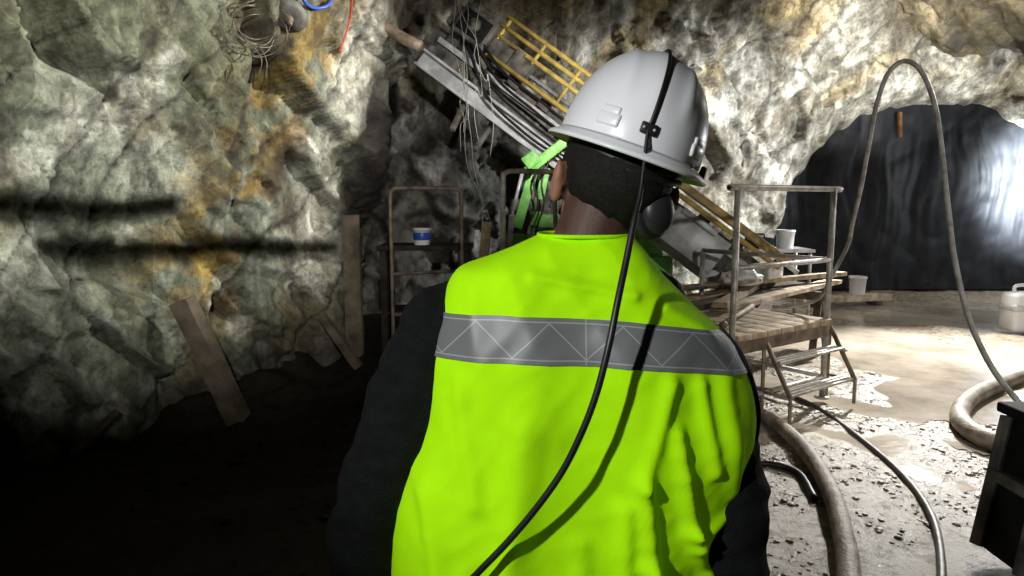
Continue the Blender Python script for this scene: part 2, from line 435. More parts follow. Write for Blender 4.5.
# right wall (mostly outside the frame)
rw_plan = curve_plan([(12.2, 11.6), (11.2, 9), (10.2, 6), (8, 3.2), (6, 1), (5.4, -2)], 120)
def rw(i, j):
    p, n = rw_plan[i]; z = -.15+4.9*j/59; q = V3((p.x, p.y, z)); d, e = rough_disp(q, .8)
    f = noise.fractal(q*1.3, .8, 2.1, 4)
    return q+n*(d-.1), mixc((.28, .27, .24), (.6, .58, .52), sstep(-.1, .6, f))
wall_right, TR = grid_obj('wall_right', 120, 60, rw, M['rock'])
# ceiling: rises toward the back over the machine, stays low at the right
NCX, NCY = 260, 220
def ce(i, j):
    x = -5.6+18.4*i/(NCX-1); y = -2+14.6*j/(NCY-1)
    q = V3((x, y, 3.9)); d, e = rough_disp(q+V3((2, 2, 20)), 1.2)
    f = noise.fractal(q*1.2+V3((1, 7, 2)), .8, 2.1, 5)
    rise = sstep(6.6, 9.2, y)*(1-sstep(5.2, 7.2, x+.4*f))
    z = 4.05 - .016*(x-3.5)**2*(1 if x > 3.5 else .6) - d*.9 + 1.35*rise + .20*sstep(7.6, 9.6, y)*sstep(5, 7, x)
    c = mixc((.10, .08, .042), (.26, .215, .14), sstep(-.1, .75, f))
    c = mixc(c, OCH, .3*sstep(.1, .5, noise.noise(q*.7+V3((9, 9, 2)))))
    c = mixc(c, tuple(min(.8, k*2.6) for k in c), (1-sstep(1.0, 2.8, x))*sstep(5.5, 7.0, y))  # light on the roof behind the boom put into the colour
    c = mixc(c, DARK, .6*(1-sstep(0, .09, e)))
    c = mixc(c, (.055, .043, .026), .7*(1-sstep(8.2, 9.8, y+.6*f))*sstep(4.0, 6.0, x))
    return V3((x, y, z)), c
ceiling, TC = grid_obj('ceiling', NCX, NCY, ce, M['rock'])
# floor
NFX, NFY = 330, 280
PUD = [(G(890, 350), .85, 1.5), (G(950, 395), .62, .75), (G(915, 312), 1.5, 1.2)]
def pudf(x, y):
    v = 0
    for c, rx, ry in PUD: v = max(v, 1-math.sqrt(((x-c.x)/rx)**2+((y-c.y)/ry)**2))
    return v + .25*noise.fractal(V3((x*1.4, y*1.4, 3)), .9, 2.1, 3)*sstep(2.6, 4.4, y)
def floor_z(x, y):
    q = V3((x, y, 0))
    z = .045*noise.noise(q*.8+V3((4, 1, 0))) + .02*noise.fractal(q*3.2, .8, 2.1, 4) - .02
    z += .25*max(0, -x-2.3)*.6 if x < -2.3 else 0
    # muck bank rising toward the corner of the left wall
    z += .34*sstep(3.4, 5.6, y)*(1-sstep(6.2, 7.0, y))*(1-sstep(-1.5, -.7, x))*sstep(-3.2, -2.0, x)
    return z*(1-.8*sstep(-.15, .15, pudf(x, y))) - .045*sstep(-.15, .18, pudf(x, y))
def fl(i, j):
    x = -5.6+18.4*i/(NFX-1); y = -2+15.0*j/(NFY-1); q = V3((x, y, 0))
    f = noise.fractal(q*2.2+V3((1, 4, 2)), .8, 2.1, 5)
    c = mixc((.22, .18, .135), (.38, .325, .25), sstep(-.2, .5, f))
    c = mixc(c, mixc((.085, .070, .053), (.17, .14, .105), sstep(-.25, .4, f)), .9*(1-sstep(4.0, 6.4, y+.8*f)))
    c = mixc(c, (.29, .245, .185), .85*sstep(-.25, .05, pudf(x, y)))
    lf = 1-sstep(-.6, .9, x); c = mixc(c, (.022, .018, .014), .98*lf)  # dark mud, with the lower-left shadow put into its colour
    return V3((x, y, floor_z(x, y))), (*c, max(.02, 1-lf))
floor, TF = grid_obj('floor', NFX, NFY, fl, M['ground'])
# puddle
bm = new(); step = .05
x0, x1, y0, y1 = .8, 8.0, 3.2, 11.0
nx = int((x1-x0)/step); ny = int((y1-y0)/step); vd = {}
for i in range(nx):
    for j in range(ny):
        if pudf(x0+(i+.5)*step, y0+(j+.5)*step) > .0:
            ids = []
            for a, b in ((i, j), (i+1, j), (i+1, j+1), (i, j+1)):
                if (a, b) not in vd: vd[(a, b)] = bm.verts.new((x0+a*step, y0+b*step, -.036))
                ids.append(vd[(a, b)])
            bm.faces.new(ids)
tag(recenter(obj('puddle', bm, M['water'])), 'shallow muddy puddles spread over the bright floor in front of the black sheet', 'puddle', kind='stuff')
# gravel
tb_ = new(); bmesh.ops.create_icosphere(tb_, subdivisions=1, radius=1); tb_.verts.ensure_lookup_table()
ICV = [v.co.copy() for v in tb_.verts]; ICF = [[v.index for v in f.verts] for f in tb_.faces]; tb_.free()
def stones(name, items, m, label, cat, smooth):
    vs = []; fs = []
    for c, r in items:
        b0 = len(vs); s = V3((random.uniform(.7, 1.3), random.uniform(.7, 1.3), random.uniform(.4, .8)))*r
        ca, sa_ = math.cos(random.uniform(0, 6.3)), math.sin(random.uniform(0, 6.3))
        for v in ICV:
            k = 1+random.uniform(-.2, .2); x, y, z = v.x*s.x*k, v.y*s.y*k, v.z*s.z*k
            vs.append((c.x+x*ca-y*sa_, c.y+x*sa_+y*ca, c.z+z))
        fs += [[b0+i for i in f] for f in ICF]
    me = bpy.data.meshes.new(name); me.from_pydata(vs, [], fs); me.materials.append(m)
    for p in me.polygons: p.use_smooth = smooth
    o = bpy.data.objects.new(name, me); COL.objects.link(o); tag(o, label, cat, kind='stuff')
it = []
for _ in range(8000):
    x = random.uniform(.75, 4.2); y = random.uniform(2.3, 6.8)
    if x > .8*y+.3 or pudf(x, y) > .0: continue
    r = random.choice([.003, .004, .005, .006, .008, .011, .016])
    it.append((V3((x, y, floor_z(x, y)+r*.05)), r))
stones('gravel', it, M['stone'], 'loose wet gravel scattered over the floor around the hoses', 'gravel', True)
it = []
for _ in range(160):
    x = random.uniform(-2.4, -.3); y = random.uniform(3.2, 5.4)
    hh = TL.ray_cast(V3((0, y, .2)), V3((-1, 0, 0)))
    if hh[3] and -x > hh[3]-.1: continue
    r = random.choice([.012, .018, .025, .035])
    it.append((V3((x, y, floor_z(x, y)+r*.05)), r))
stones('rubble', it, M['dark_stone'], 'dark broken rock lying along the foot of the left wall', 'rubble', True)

# ------------------------------------------------------------------ black sheet in the heading
bm = new(); nu, nv = 260, 110; cv = []
for i in range(nu):
    row = []
    for j in range(nv):
        x = 4.3+6.1*i/(nu-1); z = .0+3.75*j/(nv-1)
        q = V3((x+.30*noise.noise(V3((x*.8, z*.6, 3)))+.10*noise.noise(V3((x*2.1, z*1.2, 6))), 0, z))
        fold = .11*noise.noise(V3((q.x*1.0, 0, q.z*.22))) + .04*noise.noise(V3((q.x*2.4+.3*q.z, 2, q.z*.35))) + .022*noise.noise(V3((q.x*5.2-.5*q.z, 5, q.z*.4))) + .010*noise.noise(V3((q.x*11+.4*q.z, 6, q.z*.5)))
        crease = .04*abs(noise.noise(V3((q.x*1.6+q.z*1.1, 7, q.z*1.2-q.x*.7)))) + .028*abs(noise.noise(V3((q.x*3-q.z*1.6, 11, q.z*2.0+q.x*.6))))
        row.append(bm.verts.new((x, 12.25+fold-crease, z)))
    cv.append(row)
for i in range(nu-1):
    for j in range(nv-1): bm.faces.new((cv[i][j], cv[i+1][j], cv[i+1][j+1], cv[i][j+1]))
tag(recenter(obj('plastic_sheet', bm, M['sheet'])), 'black wrinkled plastic sheet closing off the arched tunnel heading', 'plastic sheet')
bm = new(); a = P(900, 112, 11.9); beam(bm, a, a+V3((.03, 0, -.42)), .08, .05, .006)
tag(recenter(obj('wooden_batten', bm, M['batten'])), 'short rust brown wooden batten hanging at the top of the black sheet', 'batten')

# ------------------------------------------------------------------ person
person = thing('person', 'person seen from behind in a lime safety vest over a black jacket', 'person', (.06, 1.0, 0))
ST = [(.78, .05, 1.0, .222, .150), (.90, .05, 1.0, .228, .150), (1.018, .052, 1.0, .230, .150), (1.174, .082, 1.0, .246, .155), (1.30, .112, 1.0, .234, .150),
      (1.393, .103, 1.0, .214, .140), (1.453, .080, 1.0, .176, .122), (1.50, .067, 1.0, .140, .100), (1.525, .088, 1.0, .098, .084), (1.550, .105, 1.005, .060, .066)]
def S(z):
    z = max(ST[0][0], min(ST[-1][0], z))
    for k in range(len(ST)-1):
        if z <= ST[k+1][0]: break
    a, b = ST[k], ST[k+1]; t = (z-a[0])/(b[0]-a[0]); h = b[0]-a[0]
    out = []
    for c in range(1, 5):
        def sl(i):
            if i == 0: return (ST[1][c]-ST[0][c])/(ST[1][0]-ST[0][0])
            if i == len(ST)-1: return (ST[-1][c]-ST[-2][c])/(ST[-1][0]-ST[-2][0])
            d0 = (ST[i][c]-ST[i-1][c])/(ST[i][0]-ST[i-1][0]); d1 = (ST[i+1][c]-ST[i][c])/(ST[i+1][0]-ST[i][0])
            return 0 if d0*d1 <= 0 else 2*d0*d1/(d0+d1)
        m0, m1 = sl(k)*h, sl(k+1)*h
        out.append((2*t**3-3*t*t+1)*a[c]+(t**3-2*t*t+t)*m0+(-2*t**3+3*t*t)*b[c]+(t**3-t*t)*m1)
    return out
def spow(v, e): return math.copysign(abs(v)**e, v)
# (a, b, width, amplitude) of the cloth folds on the back
FOLDS = [((.205, 1.365), (.170, 1.235), .010, .010), ((.170, 1.235), (.180, 1.12), .012, .016), ((.180, 1.12), (.215, .98), .013, .018), ((.215, 1.30), (.240, 1.16), .010, .014),
         ((.240, 1.16), (.27, 1.08), .010, .015), ((.27, 1.08), (.285, .99), .010, .013), ((.145, 1.20), (.15, .98), .011, .011),
         ((.02, 1.30), (-.02, 1.0), .022, .011), ((.30, 1.17), (.245, 1.135), .009, .009), ((.09, 1.15), (.10, .95), .014, .009),
         ((.03, 1.50), (.16, 1.475), .008, .007), ((.20, 1.46), (.27, 1.42), .008, .007), ((.285, 1.36), (.305, 1.2), .013, .009), ((-.12, 1.2), (-.09, 1.05), .015, .011),
         ((-.07, 1.36), (-.05, 1.2), .012, .007), ((.25, 1.36), (.27, 1.24), .009, .009)]
def segd(x, z, a, b):
    p = V3((x, z, 0)); A = V3((a[0], a[1], 0)); B = V3((b[0], b[1], 0)); d = B-A
    t = max(0, min(1, (p-A).dot(d)/d.dot(d))); return (p-A-d*t).length
def wrinkle(x, z):
    w = 0
    wx = x+.008*noise.noise(V3((x*6, z*9, 9)))
    for a, b, wd, am in FOLDS: w += am*math.exp(-(segd(wx, z, a, b)/wd)**2)
    w += .007*noise.noise(V3((x*9, z*3.5, 1))) + .003*noise.noise(V3((x*18+z*7, z*6, 5)))
    w -= .007*abs(noise.noise(V3((x*13+z*4, z*7-x*3, 15)))) + .0035*abs(noise.noise(V3((x*24-z*16, z*17+x*5, 25))))
    return w + .004
def TS(z, ang, off=0.0, wr=True, n=2.45):
    cx, cy, a, b = S(z)
    x = cx + (a+off)*spow(math.cos(ang), 2/n); y = cy + (b+off)*spow(math.sin(ang), 2/n)
    p = V3((x, y, z))
    if wr:
        d = V3((math.cos(ang)*b, math.sin(ang)*a, 0)).normalized()
        p += d*wrinkle(x, z)*(1-.6*abs(math.cos(ang))**6)
        if math.sin(ang) < 0: p.y += .012*gauss(x, .10, .05)*sstep(1.0, 1.2, z)
    return p
def ring_loft(bm, zs, off, wr, n=96, cap=True):
    rings = [[bm.verts.new(TS(z, 2*math.pi*k/n, off, wr)) for k in range(n)] for z in zs]
    for a, b in zip(rings, rings[1:]):
        for k in range(n): bm.faces.new((a[k], a[(k+1) % n], b[(k+1) % n], b[k]))
    if cap: bm.faces.new(rings[0][::-1]); bm.faces.new(rings[-1])
    return rings
HC = V3((.150, 1.015, 1.625))
MH = Matrix.Translation(HC) @ Euler((0, 0, R(8))).to_matrix().to_4x4() @ Euler((R(2), R(13), 0)).to_matrix().to_4x4()
# body
LA = [(-.095, 1.0, 1.402), (-.172, .99, 1.24), (-.226, 1.0, 1.08), (-.225, 1.05, .95), (-.215, 1.10, .83)]
RA = [(.255, 1.0, 1.325), (.300, .965, 1.21), (.312, .935, 1.06), (.300, .98, .93), (.288, 1.05, .81)]
bm = new()
add_ell(bm, (0, .005, .025), (.076, .095, .100), MH)                 # cranium
add_ell(bm, (0, .035, -.045), (.060, .068, .075), MH)                # jaw
add_ell(bm, (0, .102, -.025), (.012, .020, .022), MH)                # nose
add_ell(bm, (0, .085, -.072), (.024, .016, .008), MH); add_ell(bm, (0, .084, -.083), (.021, .015, .008), MH)
add_ell(bm, (0, .078, -.108), (.022, .02, .016), MH)
for s in (-1, 1):
    add_ell(bm, (s*.083, -.008, -.018), (.011, .019, .032), MH)      # ear
    add_ell(bm, (s*.089, -.020, -.006), (.007, .012, .024), MH)
    add_ell(bm, (s*.03, .086, .012), (.018, .012, .008), MH)         # brow
add_limb(bm, [(.100, 1.0, 1.46), (.112, 1.0, 1.53), (.138, 1.005, 1.60)], [.066, .056, .057])
ring_loft(bm, [.78+.77*k/24 for k in range(25)], -.035, False, 40)
add_limb(bm, [(.05, 1.0, .88), (.05, 1.0, 1.0)], [.14, .13])
for A in (LA, RA): add_limb(bm, A, [.056, .052, .042, .038, .028])
for A, s in ((LA, 1), (RA, -1)):
    w = V3(A[-1]); d = (V3(A[-1])-V3(A[-2])).normalized()
    sd = V3((0, 1, 0)); sd = (sd-d*sd.dot(d)).normalized(); inn = d.cross(sd).normalized()
    if inn.x*s < 0: inn = -inn
    add_limb(bm, [w, w+d*.05, w+d*.09], [.026, .032, .034])
    for k, (o_, L_) in enumerate(((.030, .068), (.010, .078), (-.011, .072), (-.031, .056))):
        b0 = w+d*.085+sd*o_
        add_limb(bm, [b0, b0+d*L_*.5+inn*.004, b0+d*L_*.82+inn*.016, b0+d*L_+inn*.030], [.0098, .0092, .0085, .0075], 8)
    t0 = w+d*.03+sd*.026
    add_limb(bm, [t0, t0+d*.03+sd*.022+inn*.008, t0+d*.062+sd*.026+inn*.018], [.013, .011, .009], 8)
for x in (-.04, .15):
    add_limb(bm, [(x, 1.0, .88), (x, 1.0, .68), (x, 1.01, .48), (x, .99, .28), (x, .99, .10)], [.095, .08, .058, .055, .04])
    add_limb(bm, [(x, .98, .06), (x, 1.06, .045), (x+.005, 1.14, .035)], [.045, .042, .035])
body = obj('body', bm, M['skin'], person); remesh(body, .0065, 3)
# cropped stubble below the hairline fades into the nape
ca_ = body.data.color_attributes.new('Col', 'FLOAT_COLOR', 'POINT'); MHi = MH.inverted(); wp = wm(person)
for i, v in enumerate(body.data.vertices):
    q = MHi @ (wp @ v.co)
    k = 0
    if q.y < .03 and q.z > -.25:
        k = .82*sstep(-.128, -.080, q.z+.010*noise.noise(q*30))*(1-sstep(-.005, .03, q.y))
        if abs(q.x) > .078: k *= .1
    ca_.data[i].color = (1-k, 1-k, 1-k, 1)
for s in (-1, 1):
    bm = new(); add_ell(bm, (s*.030, .083, -.004), (.012, .012, .011), MH); obj('eye', bm, M['eye'], person)
# hair: short at the nape, tapering into the neck
bm = new()
bmesh.ops.create_uvsphere(bm, u_segments=72, v_segments=52, radius=1)
for v in list(bm.verts):
    p = v.co.copy()
    q = V3((p.x*.081, p.y*.103, p.z*.112+.018))
    low = sstep(.0, -.090, q.z)
    q.x *= 1-.32*low; q.y *= 1-.26*low
    q += V3((p.x, p.y, p.z))*(.002*noise.noise(p*5)+.004*low*noise.noise(p*26)+.0012*noise.noise(p*34))
    lim = -.092 if p.y < .0 else -.092+.13*sstep(0, .25, p.y)
    if q.z < lim: q.z = lim + (q.z-lim)*.12; q.x *= .85; q.y *= .85
    v.co = q
dele = [f for f in bm.faces if f.calc_center_median().y > .062 and f.calc_center_median().z < .05]
bmesh.ops.delete(bm, geom=dele, context='FACES')
bm.transform(MH); obj('hair', bm, M['hair'], person)
# jacket
bm = new()
ring_loft(bm, [.80+.740*k/28 for k in range(29)], -.016, False, 60)
for A, sgn in ((LA, -1), (RA, 1)):
    pts = [V3(p) for p in A]; pts = [pts[0]+V3((-sgn*.05, 0, .0))]+pts
    pp = smooth_path(pts, 7); base = [.070, .074, .068, .060, .055, .045] if sgn > 0 else [.070, .075, .067, .061, .056, .045]
    rr = [q.x for q in smooth_path([V3((b, 0, 0)) for b in base], 7)]
    rr = [r_*(1+.06*noise.noise(V3((k*.55, sgn*3, 0)))+.035*math.sin(k*1.25)) for k, r_ in enumerate(rr)]
    add_tube(bm, pp, rr, 20)
jacket = obj('jacket', bm, M['jacket'], person); remesh(jacket, .006, 4)
nrm = [v.normal.copy() for v in jacket.data.vertices]; cos = [v.co.copy() for v in jacket.data.vertices]; flat = []
for p, nn in zip(cos, nrm):
    k = .005*noise.noise(V3((p.x*14, p.y*14, p.z*22+p.x*12))) + .004*noise.noise(V3((p.x*26, p.y*26, p.z*38))) - .006*abs(noise.noise(V3((p.x*10+p.z*12, p.y*10, p.z*16-p.x*9))))
    flat += list(p + nn*k)
jacket.data.vertices.foreach_set('co', flat); jacket.data.update()
for A in (LA, RA):
    bm = new(); a = V3(A[-1]); d = (V3(A[-1])-V3(A[-2])).normalized()
    add_tube(bm, [a-d*.035, a-d*.01, a+d*.012], [.050, .050, .046], 24); obj('cuff', bm, M['binding'], jacket)
# vest
zs = [.80+.60*k/110 for k in range(110)] + [1.40+.150*(1-(1-k/60)**1.25) for k in range(61)]
bm = new(); rings = ring_loft(bm, zs, .006, True, 260, cap=False)
vest = obj('safety_vest', bm, M['vest'], person, recalc=False)
md = vest.modifiers.new('solid', 'SOLIDIFY'); md.thickness = .003; md.offset = -1
# band
bm = new(); uvl = bm.loops.layers.uv.new('UVMap'); n = 200; rows = []
def band_z(x): return 1.417 - .70*max(0, x-.13)**2 - .60*max(0, .03-x)**2 - .04*(x-.1)
for v in range(9):
    rr = []
    for k in range(n+1):
        ang = 2*math.pi*k/n
        x = S(1.41)[0]+S(1.41)[2]*spow(math.cos(ang), 2/2.45)
        z = band_z(x) + (.060)*(v/8-.5)
        rr.append(bm.verts.new(TS(z, ang, .0085, True)))
    rows.append(rr)
for v in range(8):
    for k in range(n):
        f = bm.faces.new((rows[v][k], rows[v][k+1], rows[v+1][k+1], rows[v+1][k]))
        xs = [(k, v), (k+1, v), (k+1, v+1), (k, v+1)]
        for lp, (a, b) in zip(f.loops, xs):
            co = lp.vert.co
            u = co.x/.048
            if abs(math.cos(2*math.pi*(k+.5)/n)) > .93: u = co.y/.048 + 3
            lp[uvl].uv = (u+40.0, b/8)
obj('reflective_band', bm, M['band'], vest, recalc=False)
# collar and armhole bindings
bm = new(); add_tube(bm, [TS(1.550, 2*math.pi*k/60, .006, False) for k in range(61)], .0028, 8, False); obj('collar_binding', bm, M['vest'], vest)
bm = new()
pr = [TS(z, R(a), .008, True) for z, a in ((1.42, -16), (1.39, -17), (1.35, -17), (1.30, -16), (1.25, -12), (1.20, -6), (1.17, 6))]
add_tube(bm, smooth_path(pr, 5), .0045, 8); obj('armhole_binding', bm, M['binding'], vest)
bm = new()
pr = [TS(z, R(180-a), .008, True) for z, a in ((1.41, -8), (1.38, -8), (1.35, -6), (1.30, -4), (1.25, -2), (1.20, 6))]
add_tube(bm, smooth_path(pr, 5), .0045, 8); obj('armhole_binding', bm, M['binding'], vest)
# trousers and boots
bm = new()
add_limb(bm, [(.055, 1.0, .80), (.055, 1.0, .95)], [.165, .16], 20)
for x in (-.04, .15): add_limb(bm, [(x, 1.0, .86), (x, 1.0, .68), (x, 1.01, .48), (x, 1.0, .28), (x, .995, .12)], [.112, .098, .078, .074, .072], 18)
tr = obj('trousers', bm, M['trousers'], person); remesh(tr, .009, 4)
for x in (-.04, .15):
    bm = new(); add_limb(bm, [(x, .97, .055), (x, 1.06, .05), (x+.004, 1.15, .045)], [.055, .053, .045]); add_limb(bm, [(x, .99, .07), (x, .995, .20)], [.058, .06])
    for v in bm.verts: v.co.z = max(v.co.z, .0)
    b_ = obj('boot', bm, M['boot'], person); remesh(b_, .007, 3)

# ------------------------------------------------------------------ hard hat
HATC = V3((.170, 1.02, 1.671))
MHat = Matrix.Translation(HATC) @ Euler((0, 0, R(-1))).to_matrix().to_4x4() @ Euler((R(3), R(19.5), 0)).to_matrix().to_4x4() @ Matrix.Scale(.95, 4)
hat = thing('hard_hat', 'white hard hat with a black cable clip worn by the person', 'hard hat', HATC)
def hat_pt(az, el, off=0.0):
    a, b, h = .110+off, .137+off, .148+off
    ce_, se = math.cos(el), math.sin(el)
    ce2 = spow(ce_, .85)
    x = a*ce2*math.cos(az); y = b*ce2*math.sin(az); z = h*spow(se, .95)
    rid = .004*math.exp(-(x/.017)**2)*sstep(.12, .5, el)
    rid += .0035*(math.exp(-((abs(x)-.045)/.008)**2))*sstep(.25, .6, el)
    z += rid*.8
    if abs(ce_) > .1: y += math.copysign(rid, y)*ce_*.8
    return V3((x, y, z))
bm = new(); nu, nv = 96, 36; rr = []
for j in range(nv):
    el = (math.pi/2)*(j/(nv-1))*.995
    rr.append([bm.verts.new(hat_pt(2*math.pi*k/nu, el)) for k in range(nu)])
for a, b in zip(rr, rr[1:]):
    for k in range(nu): bm.faces.new((a[k], a[(k+1) % nu], b[(k+1) % nu], b[k]))
bm.faces.new(rr[-1])
bm.transform(MHat); sh = obj('shell', bm, M['hat'], hat)
md = sh.modifiers.new('s', 'SOLIDIFY'); md.thickness = .003; md.offset = -1
# brim
bm = new(); prof = [(.0, .004), (.004, .000), (.014, -.006), (.017, -.010), (.016, -.013), (.011, -.011), (.002, -.006), (-.003, -.004)]
rings = []
for k in range(nu):
    az = 2*math.pi*k/nu; peak = 1+1.1*max(0, math.sin(az))**4 + .25*max(0, -math.sin(az))**2
    p = hat_pt(az, 0); d = V3((p.x/.110**2, p.y/.137**2, 0)).normalized()
    rings.append([bm.verts.new(V3((p.x, p.y, 0))+d*o_*peak+V3((0, 0, z_*(1+.3*(peak-1))))) for o_, z_ in prof])
for k in range(nu):
    a, b = rings[k], rings[(k+1) % nu]; m_ = len(prof)
    for i in range(m_): bm.faces.new((a[i], b[i], b[(i+1) % m_], a[(i+1) % m_]))
bm.transform(MHat); obj('brim', bm, M['hat'], hat)
def on_hat(az, el, off=0): return MHat @ hat_pt(az, el, off)
def hat_frame(az, el):
    p = on_hat(az, el); t = (on_hat(az+.01, el)-p).normalized(); u = (on_hat(az, el+.01)-p).normalized()
    n = t.cross(u).normalized(); u = n.cross(t).normalized()
    return p, Matrix((t, u, n)).transposed(), n
for az in (R(240), R(318)):
    bm = new(); p, fr, n_ = hat_frame(az, R(9)); add_box(bm, p-n_*.001, (.034, .018, .007), fr, .003); add_box(bm, p-n_*.001+fr@V3((0, .012, 0)), (.026, .012, .006), fr, .0025)
    obj('accessory_slot', bm, M['hat'], hat)
p, fr, n_ = hat_frame(R(270), R(10))
bm = new(); add_box(bm, p+n_*.002, (.022, .015, .005), fr, .002); clip = obj('cable_clip', bm, M['black_plastic'], hat)
for sx in (-.007, .007):
    bm = new(); add_lathe(bm, [(.0, .0), (.002, .0), (.002, .0015), (.0, .0015)], p+n_*.0045+fr@V3((sx, 0, 0)), 12, fr); obj('rivet', bm, M['silver'], clip)
bm = new()
pts = [MHat @ V3((.086*math.cos(R(a)), .110*math.sin(R(a)), -.012 - .010*max(0, -math.sin(R(a)))**2)) for a in range(0, 361, 6)]
for dz in (0, -.009): add_tube(bm, [q+V3((0, 0, dz)) for q in pts], .005, 8, False)
obj('headband', bm, M['black_plastic'], hat)
bm = new(); p, fr, n_ = hat_frame(R(336), R(2)); add_lathe(bm, [(0, 0), (.009, 0), (.010, .004), (.008, .008), (0, .008)], p+V3((.002, 0, -.004)), 18, fr); obj('adjuster_knob', bm, M['black_plastic'], hat)
# earmuff cup
bm = new(); ec = P(658, 212, .956); ax = axes(V3((.55, -.82, .05)))
add_ell(bm, (0, 0, 0), (.018, .027, .032), Matrix.Translation(ec) @ ax.to_4x4(), 24, 16); cup = obj('ear_cup', bm, M['cup'], hat)
bm = new(); add_tube(bm, [ec + ax @ V3((-.012, .027*math.cos(t*.2618), .032*math.sin(t*.2618))) for t in range(25)], .008, 10, False); obj('ear_cushion', bm, M['cup'], cup)
bm = new(); add_tube(bm, smooth_path([ec+ax@V3((.008, 0, .026)), ec+V3((.012, -.002, .040)), on_hat(R(316), R(2), .002)], 6), .0035, 8); obj('ear_cup_arm', bm, M['black_plastic'], cup)

# ------------------------------------------------------------------ cap lamp
lamp = thing('cap_lamp', 'black cap lamp cable running over the white hard hat and down the lime vest', 'cap lamp', on_hat(R(90), R(25), .02))
pts = [on_hat(R(90), R(e), .0028) for e in (28, 45, 60, 75, 86)] + [on_hat(R(270), R(e), .0028) for e in (82, 72, 60, 48, 36, 24, 14, 8)]
nh = len(pts)
pts += [P(641, 190, .868), P(634, 222, .852), P(626, 262, .835), P(618, 300, .815), P(609, 345, .800), P(597, 392, .795), P(582, 432, .795), P(562, 472, .798), P(535, 510, .802), P(505, 545, .808), P(475, 576, .815), P(445, 610, .828), V3((-.06, .835, .97))]
spl = smooth_path(pts, 6)
bm = new(); add_tube(bm, spl, [.0025+.0020*sstep(nh-1, nh+2, k/6) for k in range(len(spl))], 10); obj('cable', bm, M['rubber'], lamp)
bm = new(); p, fr, n_ = hat_frame(R(90), R(24)); add_lathe(bm, [(0, 0), (.028, 0), (.030, .02), (.032, .035), (0, .035)], p+n_*.004, 24, fr); lh = obj('lamp_head', bm, M['black_plastic'], lamp)
bm = new(); add_lathe(bm, [(0, 0), (.026, 0), (.026, .002), (0, .002)], p+n_*.04, 24, fr); obj('lens', bm, M['cap'], lh)
bm = new(); add_box(bm, (-.06, .820, .93), (.12, .04, .10), None, .01); obj('battery_pack', bm, M['black_plastic'], lamp)

# ------------------------------------------------------------------ timbers by the left wall
def timber(name, a, b, w, h, m, label, cat='timber', group=None):
    bm = new(); a = V3(a); b = V3(b)
    nseg = 10; fr = axes(b-a, V3((.2, 1, 0)))
    rr = []
    for k in range(nseg+1):
        c = a.lerp(b, k/nseg); j = .006
        rr.append([bm.verts.new(c+fr@V3((0, sx*w/2+random.uniform(-j, j)*.5, sy*h/2+random.uniform(-j, j)*.5))) for sx, sy in ((-1, -1), (1, -1), (1, 1), (-1, 1))])
    for p_, q_ in zip(rr, rr[1:]):
        for i in range(4): bm.faces.new((p_[i], p_[(i+1) % 4], q_[(i+1) % 4], q_[i]))
    bm.faces.new(rr[0][::-1]); bm.faces.new(rr[-1])
    return tag(recenter(obj(name, bm, m, None, False)), label, cat, group)
g = G(240, 428); g.z = floor_z(g.x, g.y)-.02; timber('timber_post', g, H(182, 300, .22), .14, .11, M['wood'], 'thick weathered timber leaning against the left rock wall')
g = G(360, 392); g.z = floor_z(g.x, g.y)-.02; timber('timber_post', g, H(322, 316, .14), .07, .06, M['wood'], 'short thin timber leaning at the corner of the left rock wall')
g = P(358, 330, 6.0); g.z = 0; t_ = P(356, 215, 6.0); timber('timber_plank', V3((g.x, g.y-.12, floor_z(g.x, g.y-.12)-.02)), V3((g.x-.02, g.y-.07, t_.z)), .15, .04, M['wood'], 'upright grey plank standing in the dark corner behind the leaning timber')
a = H(72, 455, .10); b = H(118, 412, .12); timber('timber_offcut', a, b, .05, .04, M['wood'], 'small broken timber offcut low on the left rock wall')
a = P(474, 340, 6.7); a.z = 0; timber('timber_prop', a, P(487, 222, 6.85), .09, .06, M['deck_wood'], 'thin brown prop leaning in the recess left of the green machine')

# wire coil, bolt plate, red cable, strap at upper left
bm = new(); c = H(255, 28, .10); fr = axes(H(262, 28)-CAM)
for lp in range(8):
    r0 = .16+random.uniform(-.05, .04); off = V3((random.uniform(-.05, .05), random.uniform(-.04, .05), 0))
    ph = random.uniform(0, 6)
    add_tube(bm, [c + fr@V3((-.03*lp/7+.03*math.sin(3*t*.2618+ph), r0*math.cos(t*.2618)*(1+.1*math.sin(2*t*.2618+ph))+off.x, r0*.9*math.sin(t*.2618)+off.y)) for t in range(25)], .0030, 6, False)
for k in range(3): add_tube(bm, smooth_path([c+V3((.05*k-.08, -.02, -.10)), c+V3((.05*k-.05+random.uniform(-.05, .05), -.03, -.22)), c+V3((.06*k-.06, 0, -.34))], 6), .0028, 6)
tag(recenter(obj('wire_coil', bm, M['wire'])), 'tangled coil of thin rusty wire hung high on the left rock wall', 'wire coil')
bp_ = thing('rock_bolt', 'dark round rock bolt plate beside the wire coil', 'rock bolt', H(288, 14))
n_ = (CAM-H(288, 14)+V3((.5, 0, -3))).normalized(); fr = Matrix((V3((1, 0, 0)), n_.cross(V3((1, 0, 0))).normalized(), n_)).transposed()
bm = new(); add_lathe(bm, [(0, 0), (.11, 0), (.13, .02), (.09, .045), (.04, .06), (0, .06)], H(288, 14, .02), 20, fr); obj('plate', bm, M['dusty_steel'], bp_)
bm = new(); add_lathe(bm, [(0, 0), (.03, 0), (.03, .05), (.018, .05), (.018, .10), (0, .10)], H(288, 14, .02)+n_*.05, 6, fr); obj('bolt', bm, M['rusty'], bp_)
bm = new(); add_tube(bm, smooth_path([H(352, -6, .04), H(350, 18, .07), H(344, 40, .05), H(339, 52, .03)], 6), .008, 8)
